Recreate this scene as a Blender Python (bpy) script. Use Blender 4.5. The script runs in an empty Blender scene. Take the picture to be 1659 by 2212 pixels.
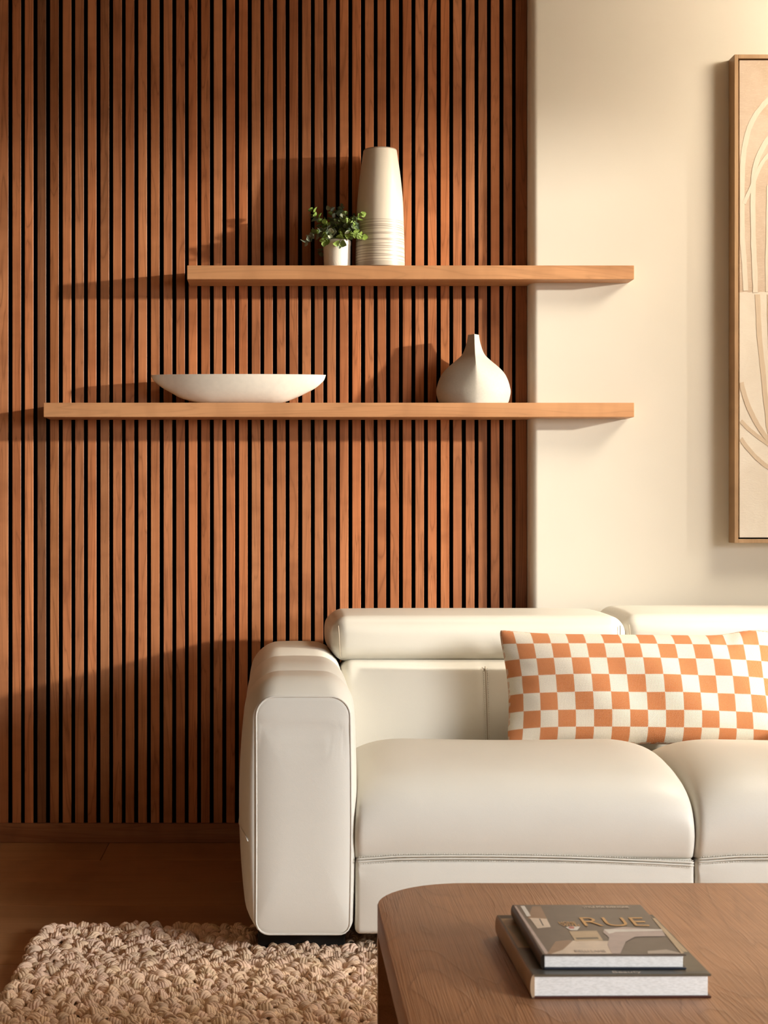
import bpy, bmesh, math, random
import numpy as np
from mathutils import Vector, Matrix

random.seed(7)
rng = np.random.default_rng(7)
S = bpy.context.scene
COL = S.collection

# ------------------------------------------------------------------ camera, world, light, exposure
F = 50.0 / 24.0 * 1659.0            # focal length in pixels of the 1659 x 2212 frame
CH = 1.05                           # camera height
VX, VY = 600.0, 1106.0              # vanishing point of the depth direction
cam_d = bpy.data.cameras.new('camera')
cam_d.sensor_fit = 'HORIZONTAL'
cam_d.sensor_width = 24.0
cam_d.lens = 50.0
cam_d.shift_x = (829.5 - VX) / 1659.0
cam_d.shift_y = 0.0
cam_d.dof.use_dof = True
cam_d.dof.focus_distance = 4.6
cam_d.dof.aperture_fstop = 13.0
cam = bpy.data.objects.new('camera', cam_d)
COL.objects.link(cam)
cam.location = (0, 0, CH)
cam.rotation_euler = (math.radians(90), 0, 0)
S.camera = cam

S.view_settings.view_transform = 'Standard'
S.view_settings.look = 'None'
S.view_settings.exposure = -0.12
S.view_settings.gamma = 1.0
S.view_settings.use_curve_mapping = False
S.cycles.max_bounces = 6
S.cycles.diffuse_bounces = 4
S.cycles.glossy_bounces = 2
S.cycles.transmission_bounces = 2
S.cycles.caustics_reflective = False
S.cycles.caustics_refractive = False

world = bpy.data.worlds.new('daylight')
S.world = world
world.use_nodes = True
bg = world.node_tree.nodes['Background']
bg.inputs['Color'].default_value = (0.97, 0.97, 1.0, 1)
bg.inputs['Strength'].default_value = 1.4


def area_light(name, loc, target, power, color, sx, sy=None, shape='RECTANGLE', spread=180):
    d = bpy.data.lights.new(name, 'AREA')
    d.energy = power
    d.color = color
    d.shape = shape
    d.size = sx
    if sy:
        d.size_y = sy
    d.spread = math.radians(spread)
    o = bpy.data.objects.new(name, d)
    COL.objects.link(o)
    o.location = loc
    o.rotation_euler = (Vector(target) - Vector(loc)).to_track_quat('-Z', 'Y').to_euler()
    return o


# assumed unseen strobe-like warm key light outside, daylight fill added at the assumed windows
area_light('low_key_light', (6.3, 2.6, 2.42), (0.2, 5.0, 1.5), 840, (1.0, 0.925, 0.80), 0.16, shape='DISK')
area_light('window_daylight', (4.45, 0.1, 1.75), (0.1, 3.15, 0.0), 47, (0.97, 0.985, 1.0), 3.0, 1.1, spread=50)

# ------------------------------------------------------------------ helpers


def px(x, y, Y):
    """a picture point at depth Y -> world X, Z"""
    return (x - VX) * Y / F, CH - (y - VY) * Y / F


def tag(o, label=None, cat=None, group=None, kind=None):
    if label: o['label'] = label
    if cat: o['category'] = cat
    if group: o['group'] = group
    if kind: o['kind'] = kind
    return o


def empty(name, loc):
    o = bpy.data.objects.new(name, None)
    COL.objects.link(o)
    o.location = loc
    o.empty_display_size = 0.1
    return o


def wloc(o):
    v = Vector((0, 0, 0))
    while o is not None:
        v = v + Vector(o.location)
        o = o.parent
    return v


def obj(name, verts, faces, mat, parent=None, smooth=False, origin=None, auto=None):
    """one mesh object from world coordinates; origin = world point used as its origin"""
    verts = np.asarray(verts, dtype=float)
    pl = wloc(parent) if parent is not None else Vector((0, 0, 0))
    org = Vector(origin) if origin is not None else pl
    me = bpy.data.meshes.new(name)
    me.from_pydata((verts - np.array(org)).tolist(), [], [list(map(int, f)) for f in faces])
    me.update()
    if mat is not None:
        for m in (mat if isinstance(mat, (list, tuple)) else [mat]):
            me.materials.append(m)
    o = bpy.data.objects.new(name, me)
    COL.objects.link(o)
    if parent is not None:
        o.parent = parent
    o.location = org - pl
    if smooth:
        me.polygons.foreach_set('use_smooth', [True] * len(me.polygons))
    if auto is not None:
        bm = bmesh.new(); bm.from_mesh(me)
        for e in bm.edges:
            if len(e.link_faces) == 2 and e.calc_face_angle(0) > math.radians(auto):
                e.smooth = False
        bm.to_mesh(me); bm.free()
    return o


def box_vf(x0, x1, y0, y1, z0, z1):
    v = [(x0, y0, z0), (x1, y0, z0), (x1, y1, z0), (x0, y1, z0), (x0, y0, z1), (x1, y0, z1), (x1, y1, z1), (x0, y1, z1)]
    f = [(0, 3, 2, 1), (4, 5, 6, 7), (0, 1, 5, 4), (1, 2, 6, 5), (2, 3, 7, 6), (3, 0, 4, 7)]
    return v, f


def merge(parts):
    V, Fc, n = [], [], 0
    for v, f in parts:
        V.extend([tuple(p) for p in v])
        Fc.extend([tuple(i + n for i in q) for q in f])
        n += len(v)
    return V, Fc


def bevel_mesh(o, w, seg=1):
    bm = bmesh.new(); bm.from_mesh(o.data)
    bmesh.ops.bevel(bm, geom=bm.edges[:], offset=w, segments=seg, affect='EDGES', profile=0.5)
    bm.to_mesh(o.data); bm.free()
    return o


def box(name, x0, x1, y0, y1, z0, z1, mat, parent=None, bev=0.0, seg=1, origin=None):
    v, f = box_vf(x0, x1, y0, y1, z0, z1)
    o = obj(name, v, f, mat, parent, origin=origin)
    if bev:
        bevel_mesh(o, bev, seg)
    return o


def prism(poly, z0, z1):
    n = len(poly)
    v = [(p[0], p[1], z0) for p in poly] + [(p[0], p[1], z1) for p in poly]
    f = [tuple(range(n))[::-1], tuple(range(n, 2 * n))]
    f += [(i, (i + 1) % n, n + (i + 1) % n, n + i) for i in range(n)]
    return v, f


def loft(sections, cap=True):
    """sections: list of (N,3) closed rings in the same order"""
    N = len(sections[0])
    V = np.concatenate(sections)
    Fc = []
    for k in range(len(sections) - 1):
        a, b = k * N, (k + 1) * N
        for i in range(N):
            j = (i + 1) % N
            Fc.append((a + i, a + j, b + j, b + i))
    if cap:
        Fc.append(tuple(range(N))[::-1])
        Fc.append(tuple(range(len(V) - N, len(V))))
    return V, Fc


def tube(path, r, n=8, closed=False, taper=None):
    P = np.asarray(path, float)
    m = len(P)
    T = np.gradient(P, axis=0)
    if closed:
        T = np.roll(P, -1, 0) - np.roll(P, 1, 0)
    T /= np.linalg.norm(T, axis=1)[:, None] + 1e-12
    up = np.array([0, 0, 1.0])
    if abs(T[0] @ up) > 0.9:
        up = np.array([0, 1.0, 0])
    nrm = up - T[0] * (up @ T[0]); nrm /= np.linalg.norm(nrm)
    rings = []
    a = np.linspace(0, 2 * math.pi, n, endpoint=False)
    for k in range(m):
        nrm = nrm - T[k] * (nrm @ T[k]); nrm /= np.linalg.norm(nrm) + 1e-12
        b = np.cross(T[k], nrm)
        rr = r if taper is None else r * taper[k]
        rings.append(P[k] + rr * (np.cos(a)[:, None] * nrm + np.sin(a)[:, None] * b))
    V = np.concatenate(rings)
    Fc = []
    for k in range(m if closed else m - 1):
        A, B = k * n, ((k + 1) % m) * n
        for i in range(n):
            j = (i + 1) % n
            Fc.append((A + i, A + j, B + j, B + i))
    if not closed:
        Fc.append(tuple(range(n))[::-1]); Fc.append(tuple(range((m - 1) * n, m * n)))
    return V, Fc


def spline(pts, n, closed=False):
    """Catmull-Rom through pts, n samples per span"""
    P = np.asarray(pts, float)
    out = []
    m = len(P)
    spans = m if closed else m - 1
    for i in range(spans):
        if closed:
            p0, p1, p2, p3 = P[(i - 1) % m], P[i], P[(i + 1) % m], P[(i + 2) % m]
        else:
            p0, p1, p2, p3 = P[max(i - 1, 0)], P[i], P[i + 1], P[min(i + 2, m - 1)]
        for t in np.linspace(0, 1, n, endpoint=False):
            out.append(0.5 * ((2 * p1) + (-p0 + p2) * t + (2 * p0 - 5 * p1 + 4 * p2 - p3) * t * t + (-p0 + 3 * p1 - 3 * p2 + p3) * t ** 3))
    if not closed:
        out.append(P[-1])
    return np.array(out)


def resample(path, n, closed=False):
    P = np.asarray(path, float)
    if closed:
        P = np.vstack([P, P[:1]])
    d = np.concatenate([[0], np.cumsum(np.linalg.norm(np.diff(P, axis=0), axis=1))])
    t = np.linspace(0, d[-1], n, endpoint=not closed)
    return np.stack([np.interp(t, d, P[:, k]) for k in range(P.shape[1])], 1)


def rbox(c, h, r, m, k=5):
    """rounded box: centre c, half sizes h, corner radius r, m flat cells per axis; returns verts, faces, unit coords"""
    ax = []
    for i in range(3):
        a = np.sin(np.linspace(0, math.pi / 2, k + 1))[:-1]
        tan = np.tan(np.linspace(0, math.pi / 4, k + 1))
        lo = -h[i] + r * (1 - tan[::-1][:-1]) if True else None
        mid = np.linspace(-h[i] + r, h[i] - r, m[i] + 1)
        hi = h[i] - r + r * tan[1:]
        ax.append(np.concatenate([lo, mid, hi]))
    idx = {}
    V, Fc, U = [], [], []

    def vid(p):
        key = (round(p[0], 6), round(p[1], 6), round(p[2], 6))
        if key not in idx:
            idx[key] = len(V)
            p = np.array(p)
            inner = np.clip(p, -np.array(h) + r, np.array(h) - r)
            d = p - inner
            L = np.linalg.norm(d)
            V.append(inner + (d / L * r if L > 1e-9 else 0))
            U.append(p / np.array(h))
        return idx[key]
    for axis in range(3):
        b, cc = (axis + 1) % 3, (axis + 2) % 3
        for sgn in (-1, 1):
            for i in range(len(ax[b]) - 1):
                for j in range(len(ax[cc]) - 1):
                    q = []
                    for (ii, jj) in ((i, j), (i + 1, j), (i + 1, j + 1), (i, j + 1)):
                        p = [0, 0, 0]
                        p[axis] = sgn * h[axis]; p[b] = ax[b][ii]; p[cc] = ax[cc][jj]
                        q.append(vid(p))
                    if sgn < 0:
                        q = q[::-1]
                    Fc.append(q)
    return np.array(V) + np.array(c), Fc, np.array(U)


def copy_tree(o, parent=None):
    c = o.copy()
    COL.objects.link(c)
    c.parent = parent
    for ch in list(o.children):
        copy_tree(ch, c)
    return c


# ------------------------------------------------------------------ materials


class NT:
    def __init__(self, name):
        self.m = bpy.data.materials.new(name)
        self.m.use_nodes = True
        self.t = self.m.node_tree
        self.b = self.t.nodes['Principled BSDF']

    def n(self, typ, **kw):
        nd = self.t.nodes.new(typ)
        for k, v in kw.items():
            if k.startswith('i_'):
                nd.inputs[k[2:].replace('_', ' ')].default_value = v
            else:
                setattr(nd, k, v)
        return nd

    def l(self, a, b):
        self.t.links.new(a, b)

    def val(self, x, sock):
        if hasattr(x, 'links') or hasattr(x, 'is_linked'):
            self.l(x, sock)
        else:
            sock.default_value = x

    def math(self, op, a, b=0.0, c=0.0, clamp=False):
        nd = self.n('ShaderNodeMath', operation=op)
        nd.use_clamp = clamp
        self.val(a, nd.inputs[0]); self.val(b, nd.inputs[1])
        if len(nd.inputs) > 2: self.val(c, nd.inputs[2])
        return nd.outputs[0]

    def mix(self, fac, a, b, blend='MIX'):
        nd = self.n('ShaderNodeMix', data_type='RGBA', blend_type=blend)
        self.val(fac, nd.inputs[0])
        for x, s in ((a, nd.inputs[6]), (b, nd.inputs[7])):
            if isinstance(x, tuple):
                s.default_value = (*x[:3], 1)
            else:
                self.l(x, s)
        return nd.outputs[2]

    def ramp(self, fac, stops):
        nd = self.n('ShaderNodeValToRGB')
        el = nd.color_ramp.elements
        while len(el) < len(stops): el.new(0.5)
        for e, (p, c) in zip(el, stops):
            e.position = p; e.color = (*c, 1)
        self.val(fac, nd.inputs[0])
        return nd.outputs[0]

    def noise(self, vec, scale, detail=3.0, rough=0.55, dist=0.0):
        nd = self.n('ShaderNodeTexNoise')
        nd.inputs['Scale'].default_value = scale
        nd.inputs['Detail'].default_value = detail
        nd.inputs['Roughness'].default_value = rough
        nd.inputs['Distortion'].default_value = dist
        if vec is not None: self.l(vec, nd.inputs['Vector'])
        return nd.outputs['Fac']

    def coords(self, scale=(1, 1, 1), kind='Object', rand=0.0):
        tc = self.n('ShaderNodeTexCoord')
        mp = self.n('ShaderNodeMapping')
        mp.inputs['Scale'].default_value = scale
        v = tc.outputs[kind]
        if rand:
            oi = self.n('ShaderNodeObjectInfo')
            cx = self.n('ShaderNodeCombineXYZ')
            r1 = self.math('MULTIPLY', oi.outputs['Random'], rand)
            r2 = self.math('MULTIPLY', oi.outputs['Random'], rand * 7.3)
            self.l(r1, cx.inputs[0]); self.l(r2, cx.inputs[1]); self.l(r1, cx.inputs[2])
            ad = self.n('ShaderNodeVectorMath', operation='ADD')
            self.l(v, ad.inputs[0]); self.l(cx.outputs[0], ad.inputs[1])
            v = ad.outputs[0]
        self.l(v, mp.inputs['Vector'])
        return mp.outputs['Vector']

    def bump(self, h, strength, dist, normal=None):
        nd = self.n('ShaderNodeBump')
        nd.inputs['Strength'].default_value = strength
        nd.inputs['Distance'].default_value = dist
        self.l(h, nd.inputs['Height'])
        if normal is not None: self.l(normal, nd.inputs['Normal'])
        return nd.outputs['Normal']

    def done(self, color=None, rough=0.5, normal=None, spec=0.5, **kw):
        if color is not None:
            if isinstance(color, tuple): self.b.inputs['Base Color'].default_value = (*color, 1)
            else: self.l(color, self.b.inputs['Base Color'])
        self.val(rough, self.b.inputs['Roughness'])
        self.b.inputs['Specular IOR Level'].default_value = spec
        if normal is not None: self.l(normal, self.b.inputs['Normal'])
        for k, v in kw.items():
            self.b.inputs[k.replace('_', ' ')].default_value = v
        return self.m


def wood(name, dark, mid, light, axis, rough=0.45, figure=16.0, tint=False, rings=0.35, streak=0.25, bump=0.15, along=0.07, spec=0.35):
    t = NT(name)
    sc = [1.0, 1.0, 1.0]; sc[axis] = along
    v = t.coords(tuple(sc), rand=13.0)
    sf = [1.0, 1.0, 1.0]; sf[axis] = 0.012
    vf = t.coords(tuple(sf), rand=13.0)
    sl = [0.4, 0.4, 0.4]; sl[axis] = 1.0
    vl = t.coords(tuple(sl), rand=13.0)
    n1 = t.noise(v, figure, 3.0, 0.5, 0.8)
    col = t.ramp(n1, [(0.22, dark), (0.5, mid), (0.8, light)])
    rg = t.math('PINGPONG', t.math('MULTIPLY', n1, 11.0), 0.5)
    rg = t.math('POWER', t.math('MULTIPLY', rg, 2.0), 5.0)
    col = t.mix(t.math('MULTIPLY', rg, rings), col, tuple(0.55 * c for c in dark))
    fine = t.noise(vf, 520.0, 2.0, 0.6)
    fine = t.math('MULTIPLY', t.math('SUBTRACT', 0.62, fine, clamp=True), 3.0, clamp=True)
    col = t.mix(t.math('MULTIPLY', fine, streak), col, tuple(0.6 * c for c in dark))
    big = t.noise(v, figure * 0.35, 2.0, 0.5, 1.5)
    col = t.mix(t.math('MULTIPLY', t.math('SUBTRACT', big, 0.5, clamp=True), 2.0, clamp=True), col, light)
    patch = t.noise(vl, 7.0, 3.0, 0.6)
    col = t.mix(t.math('MULTIPLY', t.math('SUBTRACT', patch, 0.47, clamp=True), 2.2, clamp=True), col, tuple(0.72 * c for c in dark))
    if tint:
        oi = t.n('ShaderNodeObjectInfo')
        col = t.mix(1.0, col, oi.outputs['Color'], 'MULTIPLY')
    nrm = t.bump(t.math('ADD', fine, rg), bump, 0.0006)
    return t.done(col, rough, nrm, spec)


M = {}
M['slat'] = wood('walnut_slat', (0.33, 0.112, 0.043), (0.50, 0.186, 0.074), (0.60, 0.255, 0.110), 2, 0.42, 15, tint=True, rings=0.62, streak=0.35)
M['shelf'] = wood('oiled_shelf_wood', (0.43, 0.205, 0.09), (0.54, 0.272, 0.125), (0.60, 0.32, 0.152), 0, 0.45, 13, rings=0.4, streak=0.25)
M['floor'] = wood('floor_oak', (0.27, 0.125, 0.048), (0.34, 0.165, 0.066), (0.39, 0.20, 0.085), 0, 0.38, 9, tint=True, rings=0.25, streak=0.35, along=0.06)
M['base'] = wood('walnut_base', (0.20, 0.075, 0.032), (0.30, 0.12, 0.052), (0.36, 0.16, 0.072), 0, 0.45, 12)
M['table'] = wood('brown_oak_table', (0.335, 0.155, 0.066), (0.405, 0.195, 0.089), (0.445, 0.225, 0.108), 1, 0.40, 7, rings=0.34, streak=0.55, bump=0.6, along=0.16)
M['frame'] = wood('pale_oak_frame', (0.34, 0.20, 0.095), (0.43, 0.265, 0.135), (0.50, 0.32, 0.175), 2, 0.5, 18, rings=0.15, streak=0.3)


def plain(name, c, rough=0.6, spec=0.4, **kw):
    return NT(name).done(c, rough, None, spec, **kw)


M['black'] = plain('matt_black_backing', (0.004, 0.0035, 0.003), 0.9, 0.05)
M['foot'] = plain('black_plastic', (0.008, 0.007, 0.006), 0.5, 0.3)


def plaster(name, c, bump=0.12):
    t = NT(name)
    v = t.coords()
    n = t.noise(v, 3.0, 4.0)
    col = t.ramp(n, [(0.3, tuple(0.965 * x for x in c)), (0.7, c)])
    h = t.noise(v, 220.0, 3.0)
    h2 = t.noise(v, 11.0, 3.0)
    return t.done(col, 0.85, t.bump(h2, bump, 0.004, t.bump(h, bump, 0.0005)), 0.15)


M['wall'] = plaster('cream_plaster', (0.73, 0.685, 0.595))
M['ceiling'] = plaster('ceiling_paint', (0.26, 0.21, 0.155))
M['wall_far'] = plaster('warm_wall_paint', (0.46, 0.36, 0.25))


def leather(name, c):
    t = NT(name)
    v = t.coords()
    vo = t.n('ShaderNodeTexVoronoi')
    vo.inputs['Scale'].default_value = 640.0
    t.l(v, vo.inputs['Vector'])
    fine = t.noise(v, 900.0, 2.0)
    big = t.noise(v, 5.0, 3.0)
    cre = t.noise(v, 28.0, 3.0, 0.5, 1.2)
    col = t.ramp(big, [(0.3, tuple(0.96 * x for x in c)), (0.7, c)])
    nb = t.bump(t.math('ADD', vo.outputs['Distance'], fine), 0.14, 0.0006)
    nb = t.bump(cre, 0.03, 0.006, nb)
    rg = t.ramp(big, [(0.2, (0.40,) * 3), (0.8, (0.50,) * 3)])
    return t.done(col, rg, nb, 0.4)


M['leather'] = leather('cream_leather', (0.655, 0.625, 0.548))
M['leather2'] = leather('cream_leather_lower', (0.64, 0.61, 0.533))
M['thread'] = plain('beige_thread', (0.40, 0.335, 0.25), 0.7)


def ceramic(name, c, rough, speck=0.0, bump=0.05, scale=60.0):
    t = NT(name)
    v = t.coords()
    n = t.noise(v, scale, 4.0)
    col = t.ramp(n, [(0.3, tuple((1 - 0.05 - speck) * x for x in c)), (0.62, c)])
    return t.done(col, rough, t.bump(n, bump, 0.002), 0.45)


M['bowl'] = ceramic('glazed_cream_bowl', (0.81, 0.765, 0.675), 0.22)
M['drop'] = ceramic('matt_cream_ceramic', (0.48, 0.445, 0.385), 0.6, 0.02, 0.12, 150)
M['pot'] = ceramic('white_glazed_pot', (0.86, 0.80, 0.70), 0.25)


def vase_mat():
    t = NT('striped_glaze')
    tc = t.n('ShaderNodeTexCoord')
    sp = t.n('ShaderNodeSeparateXYZ')
    t.l(tc.outputs['Object'], sp.inputs[0])
    th = t.math('ARCTAN2', sp.outputs[1], sp.outputs[0])
    z = sp.outputs[2]
    acc = None
    r = random.Random(4)
    zs = [0.0215, 0.031, 0.0365, 0.045, 0.0555, 0.063, 0.0695, 0.080, 0.0855, 0.095, 0.1035, 0.1115, 0.1185, 0.1235, 0.1335, 0.1435]
    for zi in zs:
        a = r.uniform(0.0005, 0.0042); ph = r.uniform(0, 6.28); w = r.uniform(0.0009, 0.0017)
        off = t.math('MULTIPLY', t.math('SINE', t.math('ADD', th, ph)), a)
        d = t.math('ABSOLUTE', t.math('SUBTRACT', t.math('SUBTRACT', z, zi), off))
        line = t.math('SUBTRACT', 1.0, t.math('DIVIDE', d, w * 1.6), clamp=True)
        acc = line if acc is None else t.math('MAXIMUM', acc, line)
    # bare grey-brown foot and rim
    foot = t.math('LESS_THAN', z, 0.0155)
    rim = t.math('GREATER_THAN', z, 0.3675)
    acc = t.math('MAXIMUM', t.math('MULTIPLY', acc, 0.85), t.math('MAXIMUM', t.math('MULTIPLY', foot, 0.42), t.math('MULTIPLY', rim, 0.75)))
    v = t.coords((1, 1, 0.05))
    n = t.noise(v, 60.0, 3.0)
    base = t.ramp(n, [(0.3, (0.655, 0.59, 0.485)), (0.7, (0.695, 0.63, 0.52))])
    col = t.mix(acc, base, (0.24, 0.17, 0.125))
    return t.done(col, t.math('SUBTRACT', 0.34, t.math('MULTIPLY', acc, -0.2)), None, 0.45)


M['vase'] = vase_mat()
M['soil'] = plain('dark_moss', (0.03, 0.022, 0.012), 0.9)
M['stem'] = plain('grey_green_stem', (0.20, 0.20, 0.12), 0.6)


def leaf_mat():
    t = NT('eucalyptus_leaf')
    oi = t.n('ShaderNodeObjectInfo')
    v = t.coords()
    n = t.noise(v, 160.0, 3.0)
    col = t.mix(t.math('MULTIPLY', n, 0.5), oi.outputs['Color'], (0.10, 0.14, 0.07))
    m = t.done(col, 0.5, t.bump(n, 0.15, 0.001), 0.35)
    t.b.inputs['Subsurface Weight'].default_value = 0.0
    return m


M['leaf'] = leaf_mat()


def check_mat():
    t = NT('woven_check_cotton')
    at = t.n('ShaderNodeAttribute', attribute_name='weave')
    sp = t.n('ShaderNodeSeparateXYZ')
    t.l(at.outputs['Vector'], sp.inputs[0])
    u, v = sp.outputs[0], sp.outputs[1]          # in cells
    R = 13.0
    ur = t.math('MULTIPLY', u, R); vr = t.math('MULTIPLY', v, R)
    # stepped edges where the threads turn
    tri_u = t.math('SUBTRACT', t.math('PINGPONG', ur, 0.5), 0.25)
    tri_v = t.math('SUBTRACT', t.math('PINGPONG', vr, 0.5), 0.25)
    u2 = t.math('ADD', u, t.math('MULTIPLY', tri_v, 0.10))
    v2 = t.math('ADD', v, t.math('MULTIPLY', tri_u, 0.10))
    par = t.math('ADD', t.math('FLOOR', u2), t.math('FLOOR', v2))
    chk = t.math('GREATER_THAN', t.math('MODULO', t.math('ADD', par, 200.0), 2.0), 0.5)
    su = t.math('SINE', t.math('MULTIPLY', ur, 2 * math.pi))
    sv = t.math('SINE', t.math('MULTIPLY', vr, 2 * math.pi))
    knit = t.math('MULTIPLY', su, sv)
    rib = t.math('ADD', t.math('MULTIPLY', knit, 0.6), t.math('MULTIPLY', su, 0.4))
    n = t.noise(at.outputs['Vector'], 17.0, 3.0, 0.7)
    dots = t.math('MULTIPLY', t.math('GREATER_THAN', t.math('ADD', knit, t.math('MULTIPLY', n, 1.6)), 1.42), 0.62)
    orange = t.ramp(n, [(0.3, (0.40, 0.125, 0.036)), (0.7, (0.52, 0.185, 0.065))])
    orange = t.mix(dots, orange, (0.78, 0.60, 0.42))
    cream = t.ramp(n, [(0.3, (0.60, 0.55, 0.455)), (0.7, (0.69, 0.64, 0.54))])
    col = t.mix(chk, orange, cream)
    return t.done(col, 0.9, t.bump(t.math('ADD', rib, n), 0.55, 0.0011), 0.1)


M['check'] = check_mat()


def yarn_mat(name, c):
    t = NT(name)
    at = t.n('ShaderNodeAttribute', attribute_name='tint')
    v = t.coords()
    n = t.noise(v, 420.0, 3.0, 0.7)
    n2 = t.noise(v, 2.2, 2.0)
    col = t.ramp(n, [(0.25, tuple(0.80 * x for x in c)), (0.65, c)])
    col = t.mix(1.0, col, at.outputs['Color'], 'MULTIPLY')
    col = t.mix(t.math('MULTIPLY', n2, 0.25), col, tuple(0.8 * x for x in c))
    return t.done(col, 0.95, t.bump(n, 0.8, 0.002), 0.05)


M['yarn'] = yarn_mat('oatmeal_yarn', (0.90, 0.66, 0.475))
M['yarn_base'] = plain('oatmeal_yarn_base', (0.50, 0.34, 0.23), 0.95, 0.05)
M['jute'] = plain('jute_backing', (0.16, 0.10, 0.055), 0.95, 0.05)


def paint_ground():
    t = NT('painted_canvas')
    tc = t.n('ShaderNodeTexCoord')
    sp = t.n('ShaderNodeSeparateXYZ')
    t.l(tc.outputs['Object'], sp.inputs[0])
    v = t.coords()
    edge = t.noise(v, 40.0, 4.0, 0.7)
    zz = t.math('ADD', sp.outputs[2], t.math('MULTIPLY', t.math('SUBTRACT', edge, 0.5), 0.014))
    up = t.math('GREATER_THAN', zz, ZSPLIT)
    cl = t.noise(v, 7.0, 5.0, 0.6, 0.6)
    vs = t.coords((1, 1, 4.0))
    br = t.noise(vs, 45.0, 4.0, 0.7, 1.5)
    tan = t.ramp(cl, [(0.25, (0.47, 0.355, 0.26)), (0.5, (0.55, 0.435, 0.335)), (0.75, (0.62, 0.525, 0.43))])
    tan = t.mix(t.math('MULTIPLY', t.math('SUBTRACT', br, 0.5, clamp=True), 2.2, clamp=True), tan, (0.74, 0.63, 0.50))
    cream = t.ramp(cl, [(0.25, (0.67, 0.60, 0.505)), (0.6, (0.74, 0.68, 0.585))])
    col = t.mix(up, cream, tan)
    wv = t.noise(v, 700.0, 2.0)
    return t.done(col, 0.8, t.bump(br, 0.25, 0.002, t.bump(wv, 0.2, 0.0004)), 0.15)


def stroke_mat(name, c):
    t = NT(name)
    v = t.coords((6, 6, 1))
    n = t.noise(v, 30.0, 4.0, 0.7)
    col = t.ramp(n, [(0.3, tuple(0.93 * x for x in c)), (0.7, c)])
    return t.done(col, 0.75, t.bump(n, 0.4, 0.001), 0.2)


# ------------------------------------------------------------------ the room
YS = 5.08          # slat fronts
YW = 5.01          # plaster wall front
XC = 0.793         # return of the plaster wall
XL, XR, YB, ZC = -2.3, 4.5, -1.8, 2.95

# floor and its planks
fl = box('floor', XL - 0.1, XR + 0.1, YB - 0.1, 5.3, -0.06, -0.014, M['jute'])
tag(fl, kind='structure')
pm_cache = {}
rows = [5.098]
y = 4.82
while y > YB:
    rows.append(y); y -= 0.277
rows.append(YB)
pr = random.Random(3)
for i in range(len(rows) - 1):
    y1, y0 = rows[i], rows[i + 1]
    x = XL - (pr.uniform(0.08, 0.2) if i % 2 else pr.uniform(1.4, 1.6))
    if i == 0: x = -0.535 - 2.2
    while x < XR:
        w = 2.2 if i == 0 else 2.6
        o = box('plank', max(x, XL) + 0.0006, min(x + w, XR) - 0.0006, y0 + 0.0006, y1 - 0.0006, -0.014, 0.0, M['floor'], fl, bev=0.0012,
                origin=(max(x, XL), y0, 0))
        k = pr.uniform(0.86, 1.08)
        o.color = (k, k * pr.uniform(0.97, 1.03), k * pr.uniform(0.95, 1.03), 1)
        x += w

# slatted wall
wl = box('wall_back_left', XL, XC, YS + 0.018, YS + 0.12, 0.0, ZC, M['black'])
tag(wl, kind='structure')
PITCH, SW = 0.04, 0.0275
mesh_s = None


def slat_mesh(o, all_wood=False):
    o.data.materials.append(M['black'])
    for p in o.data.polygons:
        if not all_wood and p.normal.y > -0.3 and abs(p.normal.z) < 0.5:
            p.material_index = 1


special = {37: (0.50, 0.55, 0.60), 36: (0.80, 0.82, 0.78), 22: (0.93, 0.82, 0.74)}
sr = random.Random(12)
slat_edges = []
k = 0
xr = 0.7444
while xr - SW > XL:
    slat_edges.append((xr - SW, xr, k)); xr -= PITCH; k += 1
zb = 0.062
for (a, b, k) in slat_edges:
    if mesh_s is None:
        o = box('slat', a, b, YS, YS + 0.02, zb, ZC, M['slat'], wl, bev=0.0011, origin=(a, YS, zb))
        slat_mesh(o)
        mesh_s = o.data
    elif k in (31, 32):
        o = box('slat', a, b, YS, YS + 0.02, zb, ZC, M['slat'], wl, bev=0.0011, origin=(a, YS, zb))
    else:
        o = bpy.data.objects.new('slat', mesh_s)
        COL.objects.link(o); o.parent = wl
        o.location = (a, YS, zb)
    o.location.x += sr.uniform(-0.0005, 0.0005)
    o.location.y += sr.choice([0, 0, 0.0006, -0.0004, 0.0012])
    v = sr.uniform(0.74, 1.14)
    warm = sr.uniform(-0.10, 0.10)
    c = [v * (1 + warm * 0.3), v * (1 - warm * 0.4), v * (1 - warm)]
    if k in special: c = special[k]
    o.color = (*c, 1)
# end slat, its tint darkened for the shade beside the plaster return
o = box('slat', 0.7564, XC - 0.001, YS + 0.004, YS + 0.02, zb, ZC, M['slat'], wl, bev=0.0011, origin=(0.7564, YS, zb))
o.color = (0.62, 0.58, 0.52, 1)

bb = box('baseboard_back', XL, XC - 0.0005, YS - 0.002, YS + 0.0175, 0.0, zb - 0.0008, M['base'], bev=0.0012)
tag(bb, kind='structure')

# plaster wall with a rounded corner
R = 0.023
poly = [(XR, YW), (XR, YW + 0.2), (XC, YW + 0.2)]
arc = [(XC + R - R * math.cos(a), YW + R - R * math.sin(a)) for a in np.linspace(0, math.pi / 2, 12)]
v, f = prism(poly + arc, 0.0, ZC)
wb = obj('wall_back_right', v, f, M['wall'], smooth=True, auto=30)
tag(wb, kind='structure')
bbr = box('baseboard_right', XC + 0.05, XR - 0.02, YW - 0.014, YW - 0.0005, 0.0, 0.1, M['base'], bev=0.003)
tag(bbr, kind='structure')

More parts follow.
